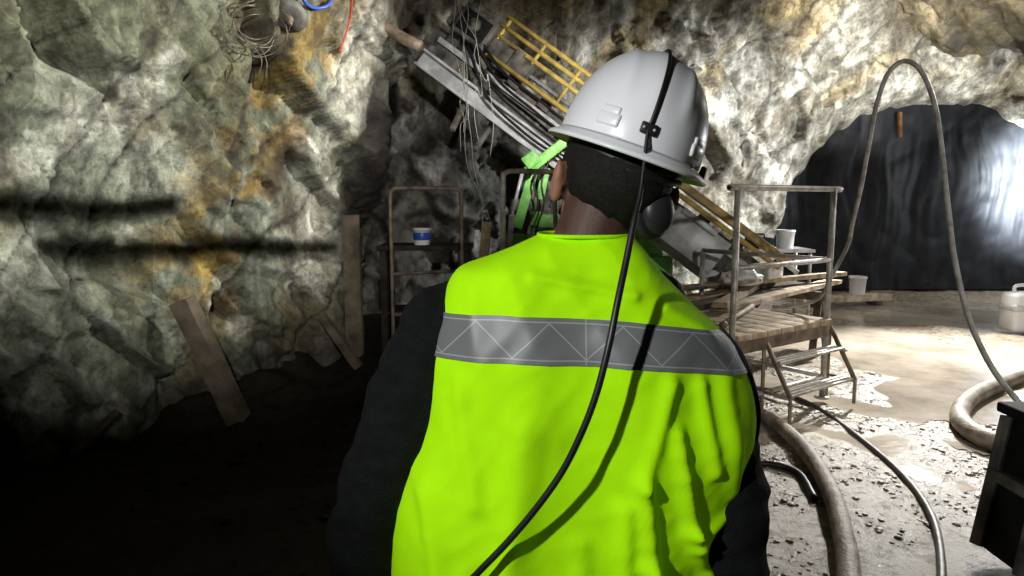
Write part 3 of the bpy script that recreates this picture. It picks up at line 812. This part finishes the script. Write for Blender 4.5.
tag(recenter(obj('red_cable', bm, M['red'])), 'short red cable end hanging on the rock near the top of the left wall', 'cable')
bm = new(); add_tube(bm, smooth_path([H(300, -8, .05), H(306, 3, .07), H(316, 8, .06), H(328, 5, .05), H(334, -6, .05)], 6), .012, 8)
tag(recenter(obj('blue_strap', bm, M['blue_plastic'])), 'blue strap looped on the rock above the red cable', 'strap')
bm = new(); add_tube(bm, smooth_path([P(372, 20, 5.9), P(392, 32, 5.85), P(420, 47, 5.8)], 5), .05, 14)
tag(recenter(obj('pipe_stub', bm, M['rusty'])), 'short brown pipe poking out of the rock left of the drill', 'pipe')

# unseen bars added before both wall lights to cast shadow bands on the wall
LW = V3((2.6, 4.0, 3.25)); LF = V3((.6, -2.6, 2.9))
for L0, fr_, rad, where in ((LW, .15, .0125, 'above the platform'), (LF, .46, .030, 'above the camera')):
    for (a, b, lab) in (((-60, 204), (176, 204), 'upper'), ((40, 247), (335, 247), 'lower')):
        A = L0.lerp(H(*a) if a[0] >= 0 else H(0, 204)+(H(0, 204)-H(120, 204))*.6, fr_); B = L0.lerp(H(*b), fr_)
        th = thing('shadow_bar', lab + ' unseen bar added to shade the left wall, ' + where, 'pipe', A)
        bm = new(); add_tube(bm, [A, A.lerp(B, .5), B], rad, 12); obj('pipe', bm, M['rusty'], th)
        for t in (.12, .88):
            q = A.lerp(B, t); h = TC.ray_cast(q, V3((0, 0, 1))); zt = h[0].z if h[0] else 3.8
            bm = new(); add_tube(bm, [q, V3((q.x, q.y, zt+.03))], .002, 6); obj('hanger_wire', bm, M['wire'], th)

# ------------------------------------------------------------------ recess: pipe rails, bench, bucket
def pipe_frame(label, xl, xr, yt, Y0, Y1, bars, mm, r=.019):
    a = P(xl, yt, Y0); b = P(xr, yt, Y1); b.z = a.z
    th = thing('pipe_railing', label, 'railing', V3((a.x, a.y, 0)))
    bm = new(); c = .10; d = (b-a).normalized()
    add_tube(bm, smooth_path([V3((a.x, a.y, 0)), V3((a.x, a.y, a.z*.5)), V3((a.x, a.y, a.z-c)), a+d*.02-V3((0, 0, .02)), a+d*c, b-d*c, b-d*.02-V3((0, 0, .02)), V3((b.x, b.y, b.z-c)), V3((b.x, b.y, b.z*.5)), V3((b.x, b.y, 0))], 5), r, 12)
    obj('hoop', bm, mm, th)
    for z in bars:
        bm = new(); add_tube(bm, [V3((a.x, a.y, z)), V3((b.x, b.y, z))], r*.85, 10); obj('crossbar', bm, mm, th)
pipe_frame('dark pipe hoop railing in front of the recess with the blue bucket', 390, 461, 188, 6.2, 6.5, [.55, .93], M['dark_pipe'])
pipe_frame('pale pipe hoop railing in front of the green machine', 503, 556, 171, 5.9, 6.1, [.6], M['steel'], .022)
bench = thing('workbench', 'dark wooden bench in the recess behind the pipe railing', 'bench', V3((P(425, 250, 7.0).x, 7.0, 0)))
bz = P(425, 245, 7.0).z; bx = P(425, 245, 7.0).x
bm = new(); add_box(bm, (bx, 7.15, bz-.025), (.95, .55, .05), None, .006); obj('bench_top', bm, M['dark_wood'], bench)
for sx in (-.42, .42):
    for sy in (-.2, .2):
        bm = new(); add_box(bm, (bx+sx, 7.15+sy, (bz-.05)/2), (.07, .07, bz-.05), None, .004); obj('leg', bm, M['dark_wood'], bench)
bm = new(); add_box(bm, (bx, 7.15, .45), (.88, .48, .03), None, .004); obj('shelf', bm, M['dark_wood'], bench)
def bucket(label, c, r, h, m, band=None, group=None):
    th = thing('bucket', label, 'bucket', c, group)
    c = V3(c); bm = new()
    add_lathe(bm, [(r*.82, 0), (r*.84, .004), (r*.97, h*.9), (r*1.04, h*.9), (r*1.04, h*.95), (r, h*.95), (r, h), (r*.95, h), (r*.80, .012), (0, .012)], c, 28); obj('pail', bm, m, th)
    bm = new(); add_tube(bm, [c+V3((r*1.03*math.cos(t), -.3*r*math.sin(t)-.02*math.sin(t), h*.9-.55*r*math.sin(t))) for t in [math.pi*k/16 for k in range(17)]], .004, 6); obj('handle', bm, M['wire'], th)
    if band:
        bm = new(); add_lathe(bm, [(r*.905, h*.30), (r*.93, h*.33), (r*.985, h*.72), (r*.96, h*.75)], c, 28); obj('label_band', bm, band, th)
    return th
bucket('small blue and white bucket on the bench in the dark recess', (P(422, 245, 7.05).x, 7.05, bz), .095, .17, M['white_plastic'], M['blue_plastic'])
# hanging wires by the drill
hw = new()
for k in range(6):
    x = 462+random.uniform(-16, 14); pts = []
    for i in range(9):
        y = -15+ (245 if k < 2 else random.uniform(120, 190))*i/8
        pts.append(P(x+6*math.sin(i*.9+k)+random.uniform(-5, 5)+ (i*3.5 if k < 2 else i*1.5), y, 6.35+.04*k))
    add_tube(hw, smooth_path(pts, 5), .0036, 6)
tag(recenter(obj('hanging_wires', hw, M['pale_wire'])), 'few thin pale wires dangling from the roof in front of the drill beam', 'wires')

# ------------------------------------------------------------------ drill rig
A = P(430, 38, 7.9); B = P(770, 290, 7.0)
rig = thing('drill_rig', 'drilling machine with a sloping silver and yellow feed beam over a green body', 'drill rig', V3((.5, 7.4, 0)))
u = (B-A).normalized(); w = V3((0, 1, 0)); w = (w-u*w.dot(u)).normalized(); v = w.cross(u).normalized()
if v.z < 0: v = -v
FR = Matrix((u, w, v)).transposed()
LEN = (B-A).length
def Lp(s, t, d=0): return A+u*s+v*t+w*d
def rb(bm, s0, s1, t0, t1, d0, d1, bev=.006): add_box(bm, Lp((s0+s1)/2, (t0+t1)/2, (d0+d1)/2), (s1-s0, d1-d0, t1-t0), FR, bev)
bm = new(); rb(bm, 0, LEN, -.30, .02, -.12, .16); rb(bm, 0, LEN, .02, .16, -.04, .10)
for k in range(22): rb(bm, .1+k*LEN/22, .16+k*LEN/22, -.28, -.06, -.14, .14)
for k in range(11): rb(bm, .2+k*LEN/11, .34+k*LEN/11, .05, .19, -.10, -.03)
obj('feed_beam', bm, M['dusty_steel'], rig)
bm = new(); rb(bm, .12, LEN-.1, -.33, -.16, -.19, -.13, .006); rb(bm, .12, LEN-.1, -.345, -.315, -.24, -.13, .004); rb(bm, .12, LEN-.1, -.175, -.145, -.24, -.13, .004)
obj('feed_channel', bm, M['panel'], rig)
bm = new(); rb(bm, .15, LEN-.1, .0, .06, -.16, -.10, .004); obj('guide_rail', bm, M['silver'], rig)
# dark boxy motor and drifter at the upper end
bm = new(); rb(bm, .22, .66, .18, .52, -.26, .14, .02); rb(bm, .66, 1.20, .22, .40, -.20, .08, .02); rb(bm, .12, .22, .22, .46, -.20, .08, .01); rb(bm, .30, .58, .52, .60, -.16, .02, .01); rb(bm, .70, .85, .40, .48, -.14, .02, .01); rb(bm, .95, 1.05, .14, .44, -.22, .0, .01)
dr = obj('rock_drill', bm, M['dusty_steel'], rig)
bm = new(); rb(bm, .27, .61, .23, .47, -.275, -.255, .006); obj('motor_cover', bm, M['dark_steel'], dr)
bm = new(); add_lathe(bm, [(0, 0), (.07, 0), (.08, .02), (.05, .04), (.03, .04), (.03, .07), (0, .07)], Lp(.44, .35, -.275), 20, Matrix((u, v, -w)).transposed()); obj('drill_motor', bm, M['dusty_steel'], dr)
bm = new(); add_tube(bm, [Lp(1.2, .30, -.05), Lp(LEN+.1, .30, -.05)], .025, 12); obj('drill_rod', bm, M['silver'], rig)
for t0, s0_, s1_, d0 in ((.20, .75, LEN-.1, -.22), (.44, .66, 2.3, -.12), (.55, .62, 2.3, -.12), (.66, .62, 2.3, -.12)):
    bm = new(); add_tube(bm, [Lp(s0_, t0, d0), Lp(s1_, t0, d0)], .027, 10); obj('yellow_rail', bm, M['yellow'], rig)
for s_ in (.68, 1.15, 1.62, 2.1):
    bm = new(); add_tube(bm, [Lp(s_, .18, -.12), Lp(s_, .68, -.12)], .020, 8); obj('rail_stanchion', bm, M['yellow'], rig)
# struts bracing the beam
for (a_, b_) in ((P(452, 130, 7.3), Lp(.75, -.25, .0)), (P(475, 150, 7.3), Lp(1.15, -.28, .0)), (Lp(1.3, .65, .1), P(560, 8, 8.2))):
    bm = new(); beam(bm, a_, b_, .05, .05); obj('strut', bm, M['dusty_steel'], rig)
bm = new(); rb(bm, 2.3, LEN-.05, .26, .34, -.24, -.14, .01); obj('guard_bar', bm, M['orange'], rig)
bm = new(); add_box(bm, P(694, 240, 6.65), (.62, .03, .36), FR, .008); add_box(bm, P(700, 222, 6.63), (.40, .04, .06), FR, .008); obj('cover_plate', bm, M['panel'], rig)
bm = new(); beam(bm, P(694, 240, 6.68), P(700, 245, 7.2), .08, .08); obj('plate_bracket', bm, M['dusty_steel'], rig)
for k in range(4):
    bm = new(); add_tube(bm, smooth_path([Lp(.5, .3-.05*k, -.24), Lp(1.0, .14-.10*k, -.26-.01*k), Lp(1.6, .12-.12*k, -.27), Lp(2.2, .04-.09*k, -.27), Lp(2.5, -.35, -.1), V3((.7, 7.2, 1.3))], 7), .015, 8); obj('hydraulic_hose', bm, M['rubber'], rig)
# carrier: frame with separate angular green parts
bm = new(); add_box(bm, (.75, 7.75, .78), (2.0, .8, .45), None, .03); add_box(bm, (1.2, 7.75, 1.15), (.9, .7, .35), None, .04); obj('chassis', bm, M['green'], rig)
bm = new()
add_box(bm, P(545, 238, 7.20), (.30, .30, .50), None, .012); add_box(bm, P(519, 246, 6.97), (.26, .20, .24), None, .010)
mast = obj('boom_mast', bm, M['green'], rig)
bm = new(); beam(bm, P(517, 228, 7.02), P(533, 172, 7.02), .09, .10, .008); beam(bm, P(534, 226, 7.06), P(546, 168, 7.06), .08, .09, .008); obj('lift_arm', bm, M['green'], rig)
bm = new(); beam(bm, P(526, 172, 7.02), P(574, 134, 7.05), .20, .10, .010); add_box(bm, P(531, 160, 6.98), (.16, .16, .14), Euler((0, R(-38), 0)).to_matrix(), .01); obj('boom_head', bm, M['green'], rig)
bm = new(); add_box(bm, P(545, 238, 7.03), (.18, .03, .22), None, .006); obj('cover_panel', bm, M['dusty_steel'], mast)
bm = new(); add_box(bm, P(526, 205, 7.10), (.34, .20, .12), None, .01); add_box(bm, P(530, 186, 7.12), (.10, .14, .30), None, .008); obj('valve_block', bm, M['dusty_steel'], rig)
bm = new(); add_tube(bm, [P(509, 246, 6.85), P(512, 214, 6.86)], .030, 14); add_tube(bm, [P(512, 214, 6.86), P(523, 170, 6.9)], .018, 12); obj('lift_cylinder', bm, M['silver'], rig)
for (px, py) in ((531, 172), (545, 170), (519, 246)):
    bm = new(); add_lathe(bm, [(0, 0), (.035, 0), (.035, .03), (.02, .04), (.02, .05), (0, .05)], P(px, py, 6.90), 14, Matrix.Rotation(R(90), 3, 'X')); obj('pivot_pin', bm, M['dusty_steel'], rig)
for k in range(2):
    bm = new(); add_tube(bm, smooth_path([P(530+10*k, 262, 6.9), P(526+10*k, 232, 6.88), P(538+6*k, 205, 6.9), P(534+8*k, 180, 6.92), P(552+4*k, 146, 6.98)], 6), .010, 8); obj('hydraulic_hose', bm, M['rubber'], rig)
for x in (.05, 1.45):
    for y in (7.25, 8.05):
        bm = new(); ry = Matrix.Rotation(R(90), 3, 'X'); add_lathe(bm, [(0, -.12), (.30, -.12), (.42, -.10), (.45, -.05), (.45, .05), (.42, .10), (.30, .12), (.22, .06), (0, .06)], (x, y, .43), 32, ry); wh = obj('wheel', bm, M['rubber'], rig)
        bm = new(); add_lathe(bm, [(0, .0), (.2, .0), (.22, .09), (.1, .11), (0, .11)], (x, y, .43), 24, ry); obj('hub', bm, M['yellow'], wh)

# ------------------------------------------------------------------ platform
P1 = P(732, 340, 4.7); P1.z = 0; P2 = G(822, 398)
d1 = (P2-P1).normalized(); d2 = V3((-d1.y, d1.x, 0)); W = (P2-P1).length; D = 1.25
P4 = P1+d2*D; P3 = P2+d2*D; DZ = .65
plat = thing('work_platform', 'low steel work platform with plank deck, guard rail and steps, right of the person', 'platform', (P1+P3)/2)
for q, zt in ((P1, 1.68), (P2, 1.68), (P3, 1.13), (P4, 1.13)):
    bm = new(); add_tube(bm, [V3((q.x, q.y, 0)), V3((q.x, q.y, zt))], .023, 12); add_lathe(bm, [(0, 0), (.06, 0), (.06, .012), (.024, .02), (0, .02)], (q.x, q.y, 0), 12); obj('post', bm, M['steel'], plat)
up = V3((0, 0, 1))
bm = new(); add_tube(bm, smooth_path([P1+up*1.68-d1*.03, P1+up*1.685, P2+up*1.685, P2+up*1.68+d1*.03], 3), .022, 12); obj('top_rail', bm, M['steel'], plat)
for a, b in ((P1, P2), (P2, P3)):
    bm = new(); add_tube(bm, [a+up*1.13, b+up*1.13], .020, 12); obj('mid_rail', bm, M['steel'], plat)
bm = new()
for a, b in ((P1, P2), (P2, P3), (P3, P4), (P4, P1)): beam(bm, a+up*(DZ-.08), b+up*(DZ-.08), .05, .11)
obj('deck_frame', bm, M['rusty'], plat)
bm = new()
for k in range(7):
    c = P1.lerp(P2, (k+.5)/7); beam(bm, c+up*(DZ-.012)-d2*.05, c+d2*(D+.02)+up*(DZ-.012), W/7-.010, .045)
obj('deck', bm, M['deck_wood'], plat)
for a, b in ((P1, P2), (P2, P3)):
    bm = new(); add_tube(bm, [a+up*.18, b+up*.18], .018, 10); obj('lower_brace', bm, M['steel'], plat)
# light open step frame fixed under the deck edge
s0 = P1.lerp(P2, .32); s1 = P2+d1*.06
for o_, z_ in ((.08, .43), (.17, .20)):
    bm = new(); a = s0-d2*o_; b = s1-d2*o_
    for q_ in (-.045, .0, .045): beam(bm, a-d2*q_+up*z_, b-d2*q_+up*z_, .028, .020)
    for q_ in (a, b): beam(bm, q_-d2*.07+up*(z_-.016), q_+d2*.07+up*(z_-.016), .022, .022)
    obj('step', bm, M['steel'], plat)
for q in (s0, s1):
    bm = new()
    beam(bm, q+up*(DZ-.03), q, .024, .024); beam(bm, q-d2*.23+up*.20, q-d2*.23, .022, .022)
    beam(bm, q+up*(DZ-.06), q-d2*.23+up*.19, .022, .032); beam(bm, q+up*.19, q-d2*.23+up*.19, .020, .020)
    obj('step_frame', bm, M['rusty'], plat)

# loose lumber running off the deck to a trestle behind
zt = DZ+.012
def sawhorse(c, dirv, label):
    c = V3(c); dirv = V3(dirv).normalized(); pr_ = V3((-dirv.y, dirv.x, 0))
    th = thing('sawhorse', label, 'sawhorse', c)
    bm = new(); beam(bm, c+up*(zt-.05)-dirv*.45, c+up*(zt-.05)+dirv*.45, .09, .09); obj('top_beam', bm, M['wood'], th)
    for s in (-1, 1):
        for q in (-1, 1):
            bm = new(); beam(bm, c+dirv*s*.36+up*(zt-.08), c+dirv*s*.40+pr_*q*.22, .07, .04); obj('leg', bm, M['wood'], th)
sa = V3((1.75, 6.05, 0)); sb = V3((3.1, 7.45, 0)); sd_ = (sb-sa).normalized(); sp_ = V3((-sd_.y, sd_.x, 0))
sawhorse(sb-sd_*.25, sp_, 'dark wooden trestle holding up the far end of the loose planks')
pl = [(-.24, -.25, .55, .0, .16, 'pale_wood', 'front long plank of the lumber running off the platform deck'),
      (-.02, -.45, .05, .0, .18, 'wood', 'dark middle plank of the lumber running off the platform deck'),
      (.22, -.15, .35, .0, .18, 'deck_wood', 'rear brown plank of the lumber running off the platform deck')]
for o_, a_, b_, dz, wd, mm, lab in pl:
    timber('plank', sa+sd_*a_+sp_*o_+up*(zt+.028), sb+sd_*b_+sp_*o_+up*(zt+.028), .04, wd, M[mm], lab, 'plank')
timber('plank', sa-sd_*.35-sp_*.30+up*(zt+.076), sb-sd_*.1+sp_*.26+up*(zt+.076), .045, .12, M['deck_wood'], 'loose plank lying askew on top of the lumber', 'plank')
timber('plank', sa+sd_*.1+sp_*.28+up*(zt+.126), sb+sd_*.50-sp_*.34+up*(zt+.126), .045, .10, M['pale_wood'], 'topmost narrow plank crossing the lumber and sticking out to the right', 'plank')
# a pipe laid across the deck
bm = new(); add_tube(bm, [P1+d1*.15+d2*.20+up*(DZ+.037), P2-d1*.1+d2*.62+up*(DZ+.037)], .024, 12); add_tube(bm, [P1+d1*.15+d2*.20+up*(DZ+.037), P1+d1*.20+d2*.215+up*(DZ+.037)], .026, 12)
tag(recenter(obj('steel_pipe', bm, M['rusty'])), 'rusty steel pipe lying slantwise on the platform deck', 'pipe')
bxp = sa.lerp(sb, .62)+up*(zt+.152)
bx_ = thing('box', 'small white box on top of the lumber beside the platform', 'box', bxp)
bm = new(); add_box(bm, bxp+up*.06, (.34, .22, .12), axes(sd_), .012); obj('carton', bm, M['white_plastic'], bx_)
bm = new(); add_box(bm, bxp+up*.13, (.36, .24, .03), axes(sd_), .01); obj('lid', bm, M['white_plastic'], bx_)
bm = new(); bmesh.ops.create_icosphere(bm, subdivisions=4, radius=1)
cbg = sa.lerp(sb, .34)+up*(zt+.188)
for v_ in bm.verts:
    p_ = v_.co.copy(); k = 1+.25*noise.noise(p_*2.2)-.18*abs(noise.noise(p_*4.5+V3((3, 1, 2))))
    v_.co = V3((p_.x*.20*k, p_.y*.13*k, max(-.06, p_.z*.10*k))) + cbg
tag(recenter(obj('plastic_bag', bm, M['white_plastic'])), 'crumpled white plastic bag lying on the lumber nearer the platform', 'bag')
# table with bucket and case
tb = thing('table', 'small work table standing before the back rock wall, holding a white bucket', 'table', (P(772, 250, 8.9).x, 8.9, 0))
tx = P(774, 250, 8.9).x; tz = P(774, 248, 8.9).z
bm = new(); add_box(bm, (tx, 8.9, tz-.02), (.85, .55, .04), None, .006); obj('tabletop', bm, M['panel'], tb)
for sx in (-.38, .38):
    for sy in (-.22, .22):
        bm = new(); add_tube(bm, [(tx+sx, 8.9+sy, tz-.03), (tx+sx*1.05, 8.9+sy, 0)], .02, 10); obj('leg', bm, M['steel'], tb)
bucket('white bucket standing on the small work table', (tx+.12, 8.85, tz), .12, .24, M['white_plastic'])
ct = thing('tool_case', 'dark tool case on the small work table beside the bucket', 'case', (tx-.22, 8.85, tz))
bm = new(); add_box(bm, (tx-.22, 8.85, tz+.07), (.3, .24, .14), None, .015); obj('case_body', bm, M['dark_steel'], ct)
bm = new(); add_tube(bm, smooth_path([(tx-.29, 8.85, tz+.14), (tx-.28, 8.85, tz+.18), (tx-.16, 8.85, tz+.18), (tx-.15, 8.85, tz+.14)], 5), .01, 8); obj('handle', bm, M['black_plastic'], ct)
# timber on the ground with bucket, before the sheet
a = P(800, 296, 10.4); b = P(888, 291, 10.7); a.z = b.z = .09
timber('timber_beam', a, b, .10, .22, M['pale_wood'], 'long flat timber lying on the ground before the black sheet', 'timber')
for t, lab in ((.15, 'left wooden block under the long flat timber'), (.85, 'right wooden block under the long flat timber')):
    c = a.lerp(b, t); bm = new(); add_box(bm, (c.x, c.y, -.01), (.12, .3, .10), None, .006); tag(recenter(obj('wooden_block', bm, M['wood'])), lab, 'block')
bc = P(859, 290, 10.55); bucket('white bucket on the long flat timber in front of the black sheet', (bc.x, a.lerp(b, .67).y, .14), .13, .28, M['white_plastic'])
wc = G(1016, 331)
cn = thing('container', 'white plastic jerrycan standing on the wet floor at the right edge', 'container', wc)
bm = new(); add_box(bm, wc+V3((.06, 0, .24)), (.40, .30, .48), None, .05); obj('tank', bm, M['white_plastic'], cn)
bm = new(); add_box(bm, wc+V3((.06, 0, .30)), (.415, .315, .10), None, .03); obj('label_band', bm, M['panel'], cn)
bm = new(); add_tube(bm, smooth_path([wc+V3((-.06, 0, .47)), wc+V3((-.05, 0, .56)), wc+V3((.14, 0, .56)), wc+V3((.15, 0, .47))], 5), .022, 10); obj('handle', bm, M['white_plastic'], cn)
bm = new(); add_lathe(bm, [(0, 0), (.04, 0), (.04, .04), (0, .04)], wc+V3((.20, 0, .48)), 16); obj('cap', bm, M['black_plastic'], cn)

# ------------------------------------------------------------------ hoses
def hose(name, pts, r, m, label, cat='hose'):
    bm = new(); add_tube(bm, smooth_path(pts, 8), r, 12); return tag(recenter(obj(name, bm, m)), label, cat)
def gp(px, py, r):
    g_ = G(px, py); g_.z = floor_z(g_.x, g_.y)+r*.75; return g_
e0 = P2+d1*.05+d2*.35+up*(DZ+.035)
hose('arched_hose', [e0+d2*.15-d1*.03, e0+up*.02, P2+d1*.07+d2*.12+up*.80, P2+d1*.08+d2*.02+up*1.0, P(848, 245, 5.38), P(853, 222, 5.2), P(861, 188, 5.0), P(868, 150, 4.87), P(876, 108, 4.75), P(888, 74, 4.65), P(905, 61, 4.6), P(922, 72, 4.5), P(935, 105, 4.4), P(942, 150, 4.3), P(948, 205, 4.15), P(955, 260, 4.0), P(968, 315, 3.85), P(985, 355, 3.7), P(1002, 382, 3.6), P(1020, 404, 3.5), P(1045, 440, 3.45)], .0155, M['hose'], 'stiff grey hose rising in a tall arch between the platform and the dark equipment case')
hose('floor_hose', [gp(690, 388, .05), gp(735, 398, .05), gp(768, 418, .05), gp(800, 450, .05), gp(828, 492, .05), gp(843, 535, .05), gp(849, 580, .05), gp(846, 640, .05)], .050, M['hose_dirty'], 'thick muddy hose curving over the gravel beside the person')
hose('floor_hose', [gp(735, 384, .02), gp(775, 388, .02), gp(815, 404, .02), gp(865, 438, .02), gp(905, 475, .02), gp(932, 515, .02), gp(942, 560, .02), gp(940, 620, .02)], .019, M['hose_dark'], 'thinner dark hose curving over the gravel toward the dark equipment case')
hose('floor_hose', [gp(700, 450, .02), gp(740, 460, .02), gp(775, 466, .02), gp(800, 474, .02), gp(815, 500, .02)], .020, M['rubber'], 'short black hose crossing under the thick muddy hose')
hose('suction_hose', [gp(1075, 366, .08), gp(1020, 378, .08), gp(975, 397, .08), gp(960, 414, .08), gp(968, 432, .08), gp(1000, 446, .08), gp(1060, 452, .08)], .066, M['hose_dirty'], 'thick hose looped in a bend on the floor behind the dark equipment case')
# ------------------------------------------------------------------ dark equipment case at right
cb = thing('equipment_case', 'dark steel equipment case with sloping side at the right edge', 'equipment case', (2.6, 2.75, 0))
X0, X1, Y0, Y1, ZT = 2.28, 3.05, 2.45, 3.05, .67
bm = new(); add_box(bm, ((X0+X1)/2, (Y0+Y1)/2, .33), (X1-X0, Y1-Y0, .62), None, .015)
for vv in bm.verts:
    t = 1-(vv.co.z-.02)/.62
    if vv.co.x < (X0+X1)/2: vv.co.x -= .13*t
    vv.co.y -= .06*t
obj('housing', bm, M['dark_steel'], cb)
bm = new(); add_box(bm, ((X0+X1)/2, (Y0+Y1)/2, ZT-.02), (X1-X0+.06, Y1-Y0+.06, .05), None, .012); obj('lid', bm, M['dark_steel'], cb)
for y_ in (Y0+.03, (Y0+Y1)/2, Y1-.03):
    bm = new(); beam(bm, (X0-.012, y_, ZT-.05), (X0-.145, y_-.06, .03), .05, .04, .004); obj('corner_strip', bm, M['dusty_steel'], cb)
bm = new(); beam(bm, (X0-.075, Y0-.02, .36), (X0-.075, Y1-.04, .36), .04, .05, .004); obj('cross_strip', bm, M['dusty_steel'], cb)
bm = new(); add_lathe(bm, [(0, 0), (.045, 0), (.045, .05), (.03, .06), (.03, .10), (0, .10)], (X0+.25, Y1-.25, ZT), 18); obj('hose_coupling', bm, M['dusty_steel'], cb)

# ------------------------------------------------------------------ lights
def spot(name, loc, tgt, power, half, blend, col=(1, 1, 1), size=.05):
    l = bpy.data.lights.new(name, 'SPOT'); l.energy = power; l.spot_size = 2*R(half); l.spot_blend = blend; l.color = col; l.shadow_soft_size = size
    o = bpy.data.objects.new(name, l); COL.objects.link(o); o.location = loc
    o.rotation_euler = (V3(tgt)-V3(loc)).to_track_quat('-Z', 'Y').to_euler(); return o
def point(name, loc, power, col=(1, 1, 1), size=.1):
    l = bpy.data.lights.new(name, 'POINT'); l.energy = power; l.color = col; l.shadow_soft_size = size
    o = bpy.data.objects.new(name, l); COL.objects.link(o); o.location = loc; return o
spot('wall_light', LW, H(205, 80), 1550, 22.0, .75, (1, .985, .92), .007)
spot('wall_fill_light', LF, H(215, 100), 1600, 17.5, .75, (1, .985, .92), .045)
spot('person_light', (-1.10, -.55, 2.25), (.12, .9, 1.40), 140, 17.5, .8, (.98, 1, .96), .03)
spot('heading_light', (7.4, 7.8, 3.0), (3.6, 10.4, 2.0), 2800, 29, .7, (.97, .985, 1.0), .10)
spot('floor_light', (5.6, 9.0, 3.2), (4.6, 6.4, .0), 2900, 36, .8, (1, .98, .94), .08)
spot('ground_light', (4.4, 5.6, 3.1), (2.1, 3.2, .0), 400, 32, .7, (1, .96, .90), .08)
spot('front_light', (2.6, -.6, 2.6), (3.2, 4.8, 1.1), 340, 24, .6, (1, .97, .92), .06)
spot('right_light', (4.6, 2.6, 3.0), (6.0, 8.6, .2), 400, 22, .7, (1, .98, .94), .08)
spot('roof_light', (5.2, 7.2, 2.4), (6.0, 11.5, 4.4), 2300, 27, .7, (1, .99, .96), .12)
spot('rig_light', (1.3, 4.4, 2.9), (.05, 7.6, 2.5), 560, 24, .8, (1, .96, .88), .10)
spot('glow_light', (9.85, 10.3, 2.0), (9.5, 12.2, 1.9), 9500, 36, 1.0, (.82, .91, 1.0), .15)
point('sheet_light', (9.7, 10.2, 2.0), 260, (.90, .95, 1.0), .15)
w_ = bpy.data.worlds.new('world'); sc.world = w_; w_.use_nodes = True
w_.node_tree.nodes['Background'].inputs[0].default_value = (.5, .55, .6, 1); w_.node_tree.nodes['Background'].inputs[1].default_value = .008
